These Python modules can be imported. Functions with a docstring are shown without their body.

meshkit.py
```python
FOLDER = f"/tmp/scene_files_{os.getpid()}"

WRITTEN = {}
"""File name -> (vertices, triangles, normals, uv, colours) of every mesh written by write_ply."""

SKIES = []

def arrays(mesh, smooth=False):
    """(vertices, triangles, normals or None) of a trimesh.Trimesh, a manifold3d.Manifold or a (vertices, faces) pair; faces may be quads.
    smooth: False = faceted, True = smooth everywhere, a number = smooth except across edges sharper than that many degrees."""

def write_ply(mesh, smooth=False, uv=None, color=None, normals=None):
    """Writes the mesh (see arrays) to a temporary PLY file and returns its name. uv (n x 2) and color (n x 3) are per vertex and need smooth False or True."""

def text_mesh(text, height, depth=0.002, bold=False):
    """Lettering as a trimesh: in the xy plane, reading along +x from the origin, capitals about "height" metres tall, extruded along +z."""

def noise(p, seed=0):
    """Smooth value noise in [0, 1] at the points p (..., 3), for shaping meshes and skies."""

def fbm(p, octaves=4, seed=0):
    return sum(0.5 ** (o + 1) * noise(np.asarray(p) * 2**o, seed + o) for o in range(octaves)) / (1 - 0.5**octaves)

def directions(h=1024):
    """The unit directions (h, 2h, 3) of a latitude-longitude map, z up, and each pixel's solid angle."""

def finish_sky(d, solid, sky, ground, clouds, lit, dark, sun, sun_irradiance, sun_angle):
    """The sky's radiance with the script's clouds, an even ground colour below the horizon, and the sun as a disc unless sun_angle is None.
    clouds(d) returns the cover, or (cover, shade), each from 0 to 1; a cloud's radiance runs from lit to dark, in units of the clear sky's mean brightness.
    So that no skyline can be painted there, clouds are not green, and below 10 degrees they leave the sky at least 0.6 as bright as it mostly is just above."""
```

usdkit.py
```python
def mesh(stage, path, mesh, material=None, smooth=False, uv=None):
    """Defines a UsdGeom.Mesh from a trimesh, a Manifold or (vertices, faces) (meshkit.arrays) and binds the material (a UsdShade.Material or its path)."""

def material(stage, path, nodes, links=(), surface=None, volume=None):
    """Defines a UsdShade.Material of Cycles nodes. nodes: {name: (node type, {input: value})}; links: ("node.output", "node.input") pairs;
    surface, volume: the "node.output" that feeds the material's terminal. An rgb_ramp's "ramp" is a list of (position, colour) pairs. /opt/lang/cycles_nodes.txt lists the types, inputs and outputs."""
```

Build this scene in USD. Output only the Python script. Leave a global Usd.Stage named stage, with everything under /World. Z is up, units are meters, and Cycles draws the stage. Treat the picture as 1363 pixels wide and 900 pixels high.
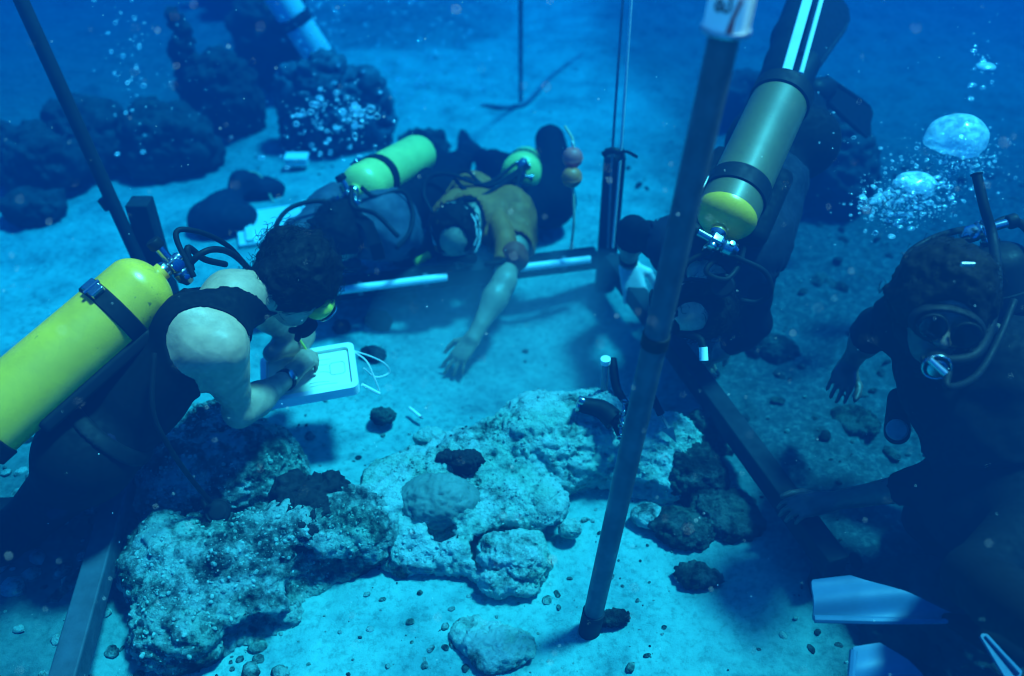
import math
import numpy as np
import trimesh
import usdkit
import meshkit
from pxr import Usd, UsdGeom, UsdLux, UsdShade, Gf, Sdf, Vt

stage = Usd.Stage.CreateInMemory()
UsdGeom.SetStageUpAxis(stage, 'Z')
UsdGeom.SetStageMetersPerUnit(stage, 1.0)
UsdGeom.Xform.Define(stage, '/World')
UsdGeom.Scope.Define(stage, '/World/Looks')
V = lambda *a: np.array(a, float)

# ------------------------------------------------------------------ camera, sky, sun, exposure
CAM_H, PITCH, FPX = 2.1, math.radians(38.0), 1180.0      # lens in pixels of the 1363 px wide photograph
EXPOSURE = 2.62
SUN_TO = V(0.36, 0.12, 1.0); SUN_TO /= np.linalg.norm(SUN_TO)
cam = UsdGeom.Camera.Define(stage, '/World/camera')
cam.CreateHorizontalApertureAttr(36.0)
cam.CreateVerticalApertureAttr(36.0 * 676 / 1024)
cam.CreateFocalLengthAttr(FPX / 1363 * 36.0)
cam.CreateFStopAttr(1.25)
cam.CreateFocusDistanceAttr(2.35)
cam.CreateClippingRangeAttr(Gf.Vec2f(0.05, 500))
cam.CreateExposureAttr(EXPOSURE)
cam.AddTranslateOp().Set(Gf.Vec3d(0, 0, CAM_H))
cam.AddRotateXOp().Set(90 - math.degrees(PITCH))

usdkit.material(stage, '/World/Looks/sky_look', {
    'sky': ('sky_texture', {'sky_type': 'single_scattering', 'sun_disc': False, 'sun_elevation': math.asin(SUN_TO[2]),
                            'sun_rotation': math.atan2(SUN_TO[0], SUN_TO[1]), 'altitude': 0.0}),
    'bg': ('background_shader', {'strength': 0.055})}, [('sky.color', 'bg.color')], surface='bg.background')
dome = UsdLux.DomeLight.Define(stage, '/World/sky')
UsdShade.MaterialBindingAPI.Apply(dome.GetPrim()).Bind(UsdShade.Material.Get(stage, '/World/Looks/sky_look'))
dome.GetPrim().SetCustomDataByKey('kind', 'structure')
sun = UsdLux.DistantLight.Define(stage, '/World/sun')
sun.CreateIntensityAttr(1.1)
sun.CreateAngleAttr(8.0)
sun.CreateNormalizeAttr(True)
sun.CreateColorAttr(Gf.Vec3f(1.0, 0.80, 0.57))
_z = SUN_TO; _x = np.cross(V(0, 1, 0), _z); _x /= np.linalg.norm(_x); _y = np.cross(_z, _x)
sun.AddTransformOp().Set(Gf.Matrix4d(*_x, 0, *_y, 0, *_z, 0, 0, 0, 0, 1))

# the sea water itself: one closed box of clear blue water round everything
HAZE_D, HAZE_C, HAZE_A = 1.25, (0.0002, 0.0092, 0.0370), (0.085, 0.620, 0.845)


# ------------------------------------------------------------------ geometry helpers
def P(px, py, D):
    """The point seen at the photograph's pixel (px, py), D metres deep."""
    a, b = (px - 681.5) / FPX, (450 - py) / FPX
    s, c = math.sin(PITCH), math.cos(PITCH)
    return V(a * D, D * (c + b * s), CAM_H + D * (-s + b * c))


def G(px, py, z=0.0):
    b = (450 - py) / FPX
    return P(px, py, (CAM_H - z) / (math.sin(PITCH) - b * math.cos(PITCH)))


def unit(v):
    v = np.asarray(v, float)
    return v / max(np.linalg.norm(v), 1e-9)


def frame(z, x=None):
    """Rotation with columns x, y, z; z along the given axis."""
    z = unit(z)
    x = V(0, 0, 1) if x is None else np.asarray(x, float)
    x = x - z * (x @ z)
    if np.linalg.norm(x) < 1e-4:
        x = V(1, 0, 0) - z * z[0]
    x = unit(x)
    return np.stack([x, np.cross(z, x), z], 1)


def spline(pts, n=10):
    pts = [np.asarray(p, float) for p in pts]
    q = [2 * pts[0] - pts[1]] + pts + [2 * pts[-1] - pts[-2]]
    out = []
    for i in range(1, len(q) - 2):
        for t in np.linspace(0, 1, n, endpoint=False):
            a, b, c, d = q[i - 1:i + 3]
            out.append(.5 * (2 * b + (c - a) * t + (2 * a - 5 * b + 4 * c - d) * t * t + (3 * b - a - 3 * c + d) * t ** 3))
    return np.array(out + [pts[-1]])


def tube(pts, r, sides=10, n=8, smooth=True):
    p = spline(pts, n) if smooth and len(pts) > 2 else np.array(pts, float)
    r = np.broadcast_to(np.interp(np.linspace(0, 1, len(p)), np.linspace(0, 1, len(np.atleast_1d(r))), np.atleast_1d(r)), len(p))
    t = np.gradient(p, axis=0); t /= np.linalg.norm(t, axis=1, keepdims=True)
    x = frame(t[0])[:, 0]; rings = []
    a = np.linspace(0, 2 * np.pi, sides, endpoint=False)
    for i in range(len(p)):
        x = unit(x - t[i] * (x @ t[i])); y = np.cross(t[i], x)
        rings.append(p[i] + r[i] * (np.cos(a)[:, None] * x + np.sin(a)[:, None] * y))
    v = np.vstack(rings + [p[:1], p[-1:]]); f = []
    m = len(p)
    for i in range(m - 1):
        for j in range(sides):
            k = (j + 1) % sides
            f += [[i * sides + j, i * sides + k, (i + 1) * sides + k], [i * sides + j, (i + 1) * sides + k, (i + 1) * sides + j]]
    for j in range(sides):
        k = (j + 1) % sides
        f += [[m * sides, k, j], [m * sides + 1, (m - 1) * sides + j, (m - 1) * sides + k]]
    return trimesh.Trimesh(v, np.array(f), process=False)


def lathe(profile, sides=40):
    """Revolves (radius, z) pairs round z."""
    m = trimesh.creation.revolve(np.array(profile, float), sections=sides)
    return m


def place(m, R, o):
    m = m.copy(); m.vertices = np.asarray(m.vertices) @ R.T + o
    return m


def box(size, R=np.eye(3), o=(0, 0, 0), r=0.0):
    s = np.array(size, float)
    if r <= 0:
        return place(trimesh.creation.box(s), R, np.array(o, float))
    import manifold3d
    c = manifold3d.Manifold.batch_hull([manifold3d.Manifold.sphere(r, 12).translate(list((s / 2 - r) * V(a, b, d))) for a in (-1, 1) for b in (-1, 1) for d in (-1, 1)])
    mm = c.to_mesh()
    return place(trimesh.Trimesh(mm.vert_properties[:, :3], mm.tri_verts), R, np.array(o, float))


def join(*ms):
    ms = [m for g in ms for m in (g if isinstance(g, (list, tuple)) else [g])]
    return trimesh.util.concatenate(ms)


# ---- signed distances, meshed by surface nets
def smin(a, b, k):
    h = np.maximum(k - np.abs(a - b), 0) / k
    return np.minimum(a, b) - h * h * k * .25


def smax(a, b, k):
    return -smin(-a, -b, k)


def cone(a, b, ra, rb=None):
    a, b = np.asarray(a, np.float32), np.asarray(b, np.float32)
    rb = ra if rb is None else rb
    ba = b - a; L = float(ba @ ba) + 1e-12

    def f(p):
        q = p - a
        t = np.clip(q @ ba / L, 0, 1)
        return np.sqrt(((q - t[:, None] * ba) ** 2).sum(1)) - (ra + t * (rb - ra))
    f.lo = np.minimum(a - ra, b - rb); f.hi = np.maximum(a + ra, b + rb)
    return f


def ball(c, r, R=np.eye(3)):
    c = np.asarray(c, np.float32); r = np.broadcast_to(np.asarray(r, np.float32), 3); R = np.asarray(R, np.float32)

    def f(p):
        q = (p - c) @ R
        k0 = np.sqrt(((q / r) ** 2).sum(1)); k1 = np.sqrt(((q / r ** 2) ** 2).sum(1)) + 1e-6
        return np.where(k0 < .3, (k0 - 1) * r.min(), k0 * (k0 - 1) / k1)
    m = r.max(); f.lo, f.hi = c - m, c + m
    return f


def blend(fs, k):
    fs = list(fs)

    def f(p):
        d = fs[0](p)
        for g in fs[1:]:
            d = smin(d, g(p), k)
        return d
    f.lo = np.min([g.lo for g in fs], 0); f.hi = np.max([g.hi for g in fs], 0)
    return f


def nets(f, step, lo=None, hi=None, pad=.03):
    lo = np.asarray(f.lo if lo is None else lo, float) - pad; hi = np.asarray(f.hi if hi is None else hi, float) + pad
    B = 6
    nb = np.ceil((hi - lo) / (step * B)).astype(int)
    n = nb * B + 1
    c = np.stack(np.meshgrid(*[lo[i] + (np.arange(nb[i]) + .5) * step * B for i in range(3)], indexing='ij'), -1).reshape(-1, 3).astype(np.float32)
    dc = np.concatenate([f(x) for x in np.array_split(c, max(1, len(c) // 200000))])
    near = np.abs(dc) < step * B * 1.25
    D = np.where(dc < 0, -1, 1).astype(np.float32).reshape(nb)
    D = np.pad(np.repeat(np.repeat(np.repeat(D, B, 0), B, 1), B, 2), ((0, 1),) * 3, mode='edge')
    ib = np.array(np.unravel_index(np.nonzero(near)[0], nb)).T
    o = np.stack(np.meshgrid(*[np.arange(B + 1)] * 3, indexing='ij'), -1).reshape(-1, 3)
    idx = (ib[:, None] * B + o[None]).reshape(-1, 3)
    flat = np.unique(np.ravel_multi_index(idx.T, n))
    ijk = np.array(np.unravel_index(flat, n)).T
    pts = (lo + ijk * step).astype(np.float32)
    val = np.concatenate([f(x) for x in np.array_split(pts, max(1, len(pts) // 200000))])
    D.ravel()[flat] = val
    S = D < 0
    cnt = np.zeros(n - 1, np.int8)
    for a, b, d in np.ndindex(2, 2, 2):
        cnt += S[a:n[0] - 1 + a, b:n[1] - 1 + b, d:n[2] - 1 + d]
    act = (cnt > 0) & (cnt < 8)
    cells = np.argwhere(act)
    ids = np.full(n - 1, -1, np.int64); ids[act] = np.arange(len(cells))
    acc = np.zeros((len(cells), 3)); w = np.zeros(len(cells))
    corners = list(np.ndindex(2, 2, 2))
    for c0 in corners:
        for ax in range(3):
            if c0[ax]:
                continue
            c1 = list(c0); c1[ax] = 1
            a = cells + c0; b = cells + c1
            da = D[a[:, 0], a[:, 1], a[:, 2]]; db = D[b[:, 0], b[:, 1], b[:, 2]]
            m = (da < 0) != (db < 0)
            t = np.where(m, da / np.where(m, da - db, 1), 0)
            pt = np.array(c0) + np.zeros((len(cells), 3)); pt[:, ax] += t
            acc[m] += pt[m]; w[m] += 1
    v = lo + (cells + acc / np.maximum(w, 1)[:, None]) * step
    quads = []
    for ax in range(3):
        u, t = (ax + 1) % 3, (ax + 2) % 3
        s0 = [slice(None)] * 3; s1 = [slice(None)] * 3; s0[ax] = slice(0, -1); s1[ax] = slice(1, None)
        e = S[tuple(s0)] != S[tuple(s1)]
        E = np.argwhere(e)
        E = E[(E[:, u] > 0) & (E[:, t] > 0) & (E[:, u] < n[u] - 1) & (E[:, t] < n[t] - 1)]
        ins = S[E[:, 0], E[:, 1], E[:, 2]]
        q = []
        for du, dt in ((1, 1), (0, 1), (0, 0), (1, 0)):
            k = E.copy(); k[:, u] -= du; k[:, t] -= dt
            q.append(ids[k[:, 0], k[:, 1], k[:, 2]])
        q = np.stack(q, 1); q[~ins] = q[~ins][:, ::-1]
        quads.append(q[(q >= 0).all(1)])
    q = np.vstack(quads)
    return trimesh.Trimesh(v, np.vstack([q[:, [0, 1, 2]], q[:, [0, 2, 3]]]), process=False)


def relax(m, n=2, lam=.5):
    """A few rounds of Laplacian smoothing."""
    v = np.array(m.vertices); e = m.edges_unique
    deg = np.zeros(len(v)); np.add.at(deg, e[:, 0], 1); np.add.at(deg, e[:, 1], 1)
    for _ in range(n):
        s = np.zeros_like(v); np.add.at(s, e[:, 0], v[e[:, 1]]); np.add.at(s, e[:, 1], v[e[:, 0]])
        v += lam * (s / np.maximum(deg, 1)[:, None] - v)
    m = m.copy(); m.vertices = v
    return m


def normals(m):
    return meshkit.arrays(m, True)[2]


def roughen(m, amp, scale, octaves=4, seed=0, ridged=False, offset=.5):
    v = np.array(m.vertices); n = normals(m)
    h = meshkit.fbm(v * scale, octaves, seed)
    if ridged:
        h = 1 - np.abs(2 * h - 1) * 1.6
    m = m.copy(); m.vertices = v + n * ((h - offset) * amp)[:, None]
    return m


# ------------------------------------------------------------------ scene tree helpers
used = {}


def numbered(path):
    k = used.get(path, 0); used[path] = k + 1
    return path if k == 0 else f'{path}_{k:03d}'


def thing(name, label, cat, loc=(0, 0, 0), group=None):
    x = UsdGeom.Xform.Define(stage, numbered('/World/' + name))
    x.AddTranslateOp().Set(Gf.Vec3d(*map(float, loc)))
    p = x.GetPrim(); tag(p, label, cat, group)
    p.SetCustomDataByKey('loc_', ','.join(repr(float(c)) for c in loc))
    return p


def tag(p, label=None, cat=None, group=None, kind=None):
    p = p.GetPrim()
    for k, v in (('label', label), ('category', cat), ('group', group), ('kind', kind)):
        if v:
            p.SetCustomDataByKey(k, v)
    return p


LOC = {}


def part(name, m, mat, parent=None, smooth=40, label=None):
    """One Mesh; the points are given in the world and stored relative to the thing they belong to."""
    base = str(parent.GetPath()) if parent is not None else '/World'
    path = numbered(base + '/' + name)
    loc = V(0, 0, 0)
    if parent is not None:
        top = parent
        while str(top.GetPath().GetParentPath()) != '/World':
            top = top.GetParent()
        s = top.GetCustomDataByKey('loc_')
        if s:
            loc = np.array([float(x) for x in s.split(',')])
    m = m.copy(); m.vertices = np.asarray(m.vertices) - loc
    o = usdkit.mesh(stage, path, m, MAT[mat], smooth=smooth)
    p = o.GetPrim()
    if label:
        p.SetCustomDataByKey('label', label)
    return p


# ------------------------------------------------------------------ materials
MAT = {}


def mat(name, nodes, links=(), surface='p.BSDF', volume=None):
    MAT[name] = usdkit.material(stage, '/World/Looks/' + name, nodes, links, surface=surface, volume=volume)


def plain(name, c, rough=.5, metal=0, spec=.5, var=.25, scale=30, bump=.15, coat=0, c2=None, dist=.004, detail=5):
    c = np.array(c); d = c * (1 - var) if c2 is None else np.array(c2)
    mat(name, {'g': ('texture_coordinate', {}), 'n': ('noise_texture', {'scale': scale, 'detail': detail, 'roughness': .6}),
               'r': ('rgb_ramp', {'ramp': [(.3, tuple(d)), (.68, tuple(c))]}),
               'rr': ('map_range', {'from_min': .3, 'from_max': .7, 'to_min': min(1, rough * 1.25), 'to_max': rough * .8}),
               'b': ('bump', {'strength': bump, 'distance': dist}),
               'p': ('principled_bsdf', {'metallic': metal, 'specular_ior_level': spec, 'coat_weight': coat, 'coat_roughness': .15})},
        [('g.object', 'n.vector'), ('n.fac', 'r.fac'), ('r.color', 'p.base_color'), ('n.fac', 'rr.value'), ('rr.result', 'p.roughness'), ('n.fac', 'b.height'), ('b.normal', 'p.normal')])


def paint(name, c, scuff, rough=.35):
    mat(name, {'g': ('texture_coordinate', {}), 'n': ('noise_texture', {'scale': 5, 'detail': 7, 'roughness': .6}), 'mp': ('mapping', {'scale': (30, 30, 220)}), 's': ('noise_texture', {'scale': 1.0, 'detail': 4, 'roughness': .7}), 'k': ('noise_texture', {'scale': 38, 'detail': 5, 'roughness': .75}),
               'r': ('rgb_ramp', {'ramp': [(.3, tuple(np.array(c) * .72)), (.6, c)]}), 'sr': ('rgb_ramp', {'ramp': [(.66, (0, 0, 0)), (.72, (1, 1, 1))]}), 'kr': ('rgb_ramp', {'ramp': [(.645, (0, 0, 0)), (.67, (1, 1, 1))]}),
               'm': ('mix', {}), 'm2': ('mix', {}), 'rr': ('map_range', {'from_min': .3, 'from_max': .7, 'to_min': rough + .12, 'to_max': rough - .04}), 'b': ('bump', {'strength': .06, 'distance': .004}), 'p': ('principled_bsdf', {'coat_weight': .15, 'coat_roughness': .2})},
        [('g.object', 'n.vector'), ('g.object', 'mp.vector'), ('mp.vector', 's.vector'), ('g.object', 'k.vector'), ('n.fac', 'r.fac'), ('s.fac', 'sr.fac'), ('k.fac', 'kr.fac'), ('sr.color', 'm.fac'), ('r.color', 'm.color1'),
         ('kr.color', 'm2.fac'), ('m.color', 'm2.color1'), ('m2.color', 'p.base_color'), ('n.fac', 'rr.value'), ('rr.result', 'p.roughness'), ('n.fac', 'b.height'), ('b.normal', 'p.normal')])
    for k, q in (('m', .6), ('m2', .25)):
        UsdShade.Shader.Get(stage, f'/World/Looks/{name}/{k}').CreateInput('color2', Sdf.ValueTypeNames.Float3).Set(Gf.Vec3f(*[float(x) * q / .6 for x in scuff]))


plain('skin', (.58, .29, .18), .5, var=.32, scale=26, bump=.35)
plain('skin_tan', (.40, .24, .15), .5, var=.24, scale=22, bump=.2)
plain('skin_shaded', (.11, .07, .05), .5, var=.24, scale=22, bump=.2)  # darker copy of the skin: shade on the right-edge diver put into the colour
plain('neoprene', (.003, .0045, .006), .8, spec=.1, var=.4, scale=60, bump=.25)
plain('neoprene_purple', (.012, .007, .022), .8, spec=.15, var=.3, scale=60, bump=.2)
plain('neoprene_blue', (.010, .014, .024), .8, spec=.15, var=.3, scale=60, bump=.2)
plain('hair_dark', (.005, .004, .0035), .75, spec=.12, var=.5, scale=120, bump=.5)
plain('rubber', (.006, .007, .008), .62, spec=.13, var=.3, scale=40, bump=.1)
paint('tank_yellow', (.95, .395, .008), (.55, .34, .03), .32)
plain('chain', (.3, .3, .3), .4, metal=1)
paint('tank_pale', (.72, .62, .14), (.4, .36, .12), .38)
paint('tank_olive', (.10, .075, .02), (.07, .06, .03), .5)
plain('chrome', (.42, .43, .42), .2, metal=1, var=.12, scale=30, bump=.03)
plain('steel', (.20, .21, .22), .5, spec=.4, var=.45, scale=18, bump=.3)
plain('steel_dark', (.014, .018, .021), .7, spec=.15, var=.5, scale=18, bump=.3)
plain('steel_mid', (.05, .075, .09), .5, spec=.4, var=.5, scale=18, bump=.3)
plain('aluminium', (.62, .62, .62), .35, metal=1, var=.3, scale=20, bump=.15)
plain('white_plastic', (.86, .83, .76), .45, var=.05, scale=12, bump=.03)
plain('paper', (.92, .78, .52), .8, var=.06, scale=10, bump=.03)
plain('vest_olive', (.62, .115, .010), .7, spec=.3, var=.35, scale=22, bump=.4)
plain('vest_blue', (.05, .062, .085), .7, spec=.3, var=.4, scale=18, bump=.4)
plain('vest_red', (.38, .05, .02), .7, spec=.3, var=.35, scale=22, bump=.3)
plain('float_pink', (.97, .13, .10), .5, var=.2, scale=30, bump=.2)
plain('float_orange', (.97, .16, .03), .5, var=.2, scale=30, bump=.2)
plain('rope', (.45, .40, .26), .85, var=.35, scale=120, bump=.6)
plain('cord_white', (.75, .73, .66), .8, var=.2, scale=120, bump=.4)
plain('fin_pale', (.03, .105, .19), .6, var=.25, scale=7, bump=.1)
plain('can_white', (.95, .90, .80), .35, var=.04, scale=9, bump=.02)
plain('can_red', (.55, .05, .03), .4, var=.2, scale=9, bump=.02)
plain('can_brown', (.16, .06, .03), .4, var=.2, scale=9, bump=.02)
plain('highlight_white', (.85, .86, .84), .4, var=.15, scale=20)  # bright white standing for the highlight on the back beam
plain('pale_board', (.72, .74, .70), .6, var=.2, scale=6, bump=.1)
plain('yellow_plastic', (.85, .6, .05), .4, var=.1)
plain('coral_plate', (.09, .17, .15), .8, var=.35, scale=9, bump=.5, dist=.01)
plain('sponge_dark', (.014, .016, .016), .9, spec=.2, var=.6, scale=45, bump=.8, dist=.01)
plain('coral_blue', (.05, .11, .13), .9, spec=.2, var=.6, scale=14, bump=.8, dist=.02)
plain('coral_dark', (.022, .04, .04), .9, spec=.2, var=.6, scale=14, bump=.8, dist=.02)
mat('mask_glass', {'t': ('transparent_bsdf', {'color': (.22, .3, .34)}), 'g': ('glossy_bsdf', {'roughness': .05}), 'f': ('fresnel', {'IOR': 1.6}), 'm': ('mix_closure', {})},
    [('f.fac', 'm.fac'), ('t.BSDF', 'm.closure1'), ('g.BSDF', 'm.closure2')], surface='m.closure')
mat('bubble_pale', {'t': ('transparent_bsdf', {'color': (.93, .97, 1)}), 'g': ('glossy_bsdf', {'roughness': .2, 'color': (.9, .95, 1)}), 'd': ('diffuse_bsdf', {'color': (.85, .9, .9)}), 'c': ('geometry', {}),
                    'n': ('noise_texture', {'scale': 38, 'detail': 5, 'roughness': .7}), 'r': ('rgb_ramp', {'ramp': [(.4, (.25, .25, .25)), (.62, (.85, .85, .85))]}), 'gd': ('mix_closure', {'fac': .7}), 'm': ('mix_closure', {})},
    [('c.position', 'n.vector'), ('n.fac', 'r.fac'), ('r.color', 'm.fac'), ('g.BSDF', 'gd.closure1'), ('d.BSDF', 'gd.closure2'), ('t.BSDF', 'm.closure1'), ('gd.closure', 'm.closure2')], surface='m.closure')
mat('bubble', {'t': ('transparent_bsdf', {'color': (.93, .97, 1)}), 'g': ('glossy_bsdf', {'roughness': .12, 'color': (.9, .95, 1)}), 'd': ('diffuse_bsdf', {'color': (.8, .85, .85)}),
               'l': ('layer_weight', {'blend': .45}), 'gd': ('mix_closure', {'fac': .45}), 'm': ('mix_closure', {})},
    [('g.BSDF', 'gd.closure1'), ('d.BSDF', 'gd.closure2'), ('l.facing', 'm.fac'), ('t.BSDF', 'm.closure1'), ('gd.closure', 'm.closure2')], surface='m.closure')

# sand: pale carbonate in the middle, darker algal turf and rubble towards the sides (masked by place; light falloff painted in as well)
mat('sand', {'g': ('geometry', {}), 'at': ('attribute', {'attribute': 'turf_shade'}),
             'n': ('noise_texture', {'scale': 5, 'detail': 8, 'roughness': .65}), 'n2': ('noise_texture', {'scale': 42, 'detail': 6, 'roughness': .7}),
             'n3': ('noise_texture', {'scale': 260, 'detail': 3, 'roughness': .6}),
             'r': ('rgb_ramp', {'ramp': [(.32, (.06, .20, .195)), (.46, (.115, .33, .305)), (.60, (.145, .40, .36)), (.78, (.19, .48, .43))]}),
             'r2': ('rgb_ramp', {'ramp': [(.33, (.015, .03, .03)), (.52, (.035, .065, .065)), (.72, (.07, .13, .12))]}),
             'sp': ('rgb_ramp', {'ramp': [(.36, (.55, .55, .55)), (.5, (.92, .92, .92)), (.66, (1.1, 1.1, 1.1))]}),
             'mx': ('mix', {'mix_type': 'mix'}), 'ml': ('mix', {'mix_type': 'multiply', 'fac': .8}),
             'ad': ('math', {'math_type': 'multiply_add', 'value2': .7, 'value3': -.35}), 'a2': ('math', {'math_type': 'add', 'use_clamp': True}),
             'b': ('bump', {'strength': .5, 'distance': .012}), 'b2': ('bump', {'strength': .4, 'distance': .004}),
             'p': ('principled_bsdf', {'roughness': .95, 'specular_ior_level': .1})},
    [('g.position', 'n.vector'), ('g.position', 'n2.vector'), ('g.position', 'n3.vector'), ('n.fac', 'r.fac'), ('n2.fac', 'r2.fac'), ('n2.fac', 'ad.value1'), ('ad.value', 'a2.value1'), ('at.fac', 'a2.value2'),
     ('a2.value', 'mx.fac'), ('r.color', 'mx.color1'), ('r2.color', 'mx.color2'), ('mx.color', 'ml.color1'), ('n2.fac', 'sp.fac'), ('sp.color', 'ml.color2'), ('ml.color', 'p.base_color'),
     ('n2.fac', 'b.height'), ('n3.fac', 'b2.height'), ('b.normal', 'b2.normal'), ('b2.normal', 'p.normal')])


def reef(name, pale, mid, dark, shift=0.0):
    mat(name, {'g': ('geometry', {}), 'n0': ('noise_texture', {'scale': 4.5, 'detail': 4, 'roughness': .6}), 'n': ('noise_texture', {'scale': 18, 'detail': 9, 'roughness': .72}), 'n2': ('noise_texture', {'scale': 75, 'detail': 6, 'roughness': .75}),
               'v': ('voronoi_texture', {'scale': 90, 'feature': 'f1'}),
               'mm': ('mix', {'fac': .34}), 'm0': ('mix', {'fac': .46}), 'r': ('rgb_ramp', {'ramp': [(.43 + shift, dark), (.485 + shift, mid), (.545 + shift, pale)]}),
               'al': ('mix', {'mix_type': 'multiply', 'fac': .8}), 'ar': ('rgb_ramp', {'ramp': [(.42, (.6, .85, .7)), (.56, (1, 1, 1))]}),
               'b': ('bump', {'strength': .9, 'distance': .02}), 'b2': ('bump', {'strength': .5, 'distance': .006}),
               'p': ('principled_bsdf', {'roughness': .92, 'specular_ior_level': .12})},
        [('g.position', 'n0.vector'), ('g.position', 'n.vector'), ('g.position', 'n2.vector'), ('g.position', 'v.vector'), ('n.fac', 'mm.color1'), ('n2.fac', 'mm.color2'), ('mm.color', 'm0.color1'), ('n0.fac', 'm0.color2'),
         ('m0.color', 'r.fac'), ('n0.color', 'ar.fac'), ('r.color', 'al.color1'), ('ar.color', 'al.color2'), ('al.color', 'p.base_color'),
         ('n2.fac', 'b.height'), ('v.distance', 'b2.height'), ('b.normal', 'b2.normal'), ('b2.normal', 'p.normal')])


reef('reef_pale', (.34, .54, .50), (.19, .31, .29), (.03, .06, .055), -.05)
reef('reef_mixed', (.26, .42, .39), (.09, .15, .14), (.012, .025, .023), -.005)
reef('reef_dark', (.07, .10, .09), (.025, .038, .034), (.009, .013, .012), .0)

mat('water_look', {'v': ('principled_volume', {'color': HAZE_C, 'density': HAZE_D, 'absorption_color': HAZE_A, 'anisotropy': .3})}, surface=None, volume='v.volume')
haze = part('haze', box((70, 60, 3.6), o=(0, 23, 0.55)), 'water_look', smooth=False)
tag(haze, kind='stuff')


# ------------------------------------------------------------------ seabed
def graded(lo, hi, step, far_lo, far_hi, grow=1.16):
    mid = list(np.arange(lo, hi + 1e-6, step)); a, s = [], step
    x = lo
    while x > far_lo:
        s *= grow; x -= s; a.append(x)
    b, s, x = [], step, mid[-1]
    while x < far_hi:
        s *= grow; x += s; b.append(x)
    return np.array(a[::-1] + mid + b)


def sstep(a, b, x):
    t = np.clip((x - a) / (b - a), 0, 1)
    return t * t * (3 - 2 * t)


def bed_height(x, y):
    p = np.stack([x, y, 0 * x], -1)
    h = .10 * (meshkit.fbm(p * 1.1, 3, 3) - .5) + .028 * (meshkit.fbm(p * 7, 3, 5) - .5) + .012 * (meshkit.fbm(p * 26, 2, 8) - .5)
    pit = np.exp(-(((x - .02) / .55) ** 2 + ((y - 2.65) / .42) ** 2))
    tf = bed_turf_shade(x, y)
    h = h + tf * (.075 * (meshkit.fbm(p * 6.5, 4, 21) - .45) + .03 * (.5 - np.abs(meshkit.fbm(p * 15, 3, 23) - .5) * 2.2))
    return h - .03 * pit + .25 * sstep(6, 16, np.hypot(x, y - 2)) * meshkit.fbm(p * .3, 2, 1)


def bed_turf_shade(x, y):  # dark rubble and turf, also painting the falloff of light at the sides
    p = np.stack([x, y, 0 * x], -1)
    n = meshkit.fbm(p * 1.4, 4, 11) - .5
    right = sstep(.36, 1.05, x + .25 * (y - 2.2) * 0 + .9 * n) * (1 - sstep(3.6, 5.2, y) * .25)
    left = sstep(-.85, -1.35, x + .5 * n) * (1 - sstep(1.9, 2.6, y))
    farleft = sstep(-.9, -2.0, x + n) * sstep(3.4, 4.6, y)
    return np.clip(np.maximum.reduce([right, left * .8, farleft * .8]) + .25 * np.maximum(n, 0), 0, 1)


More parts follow.
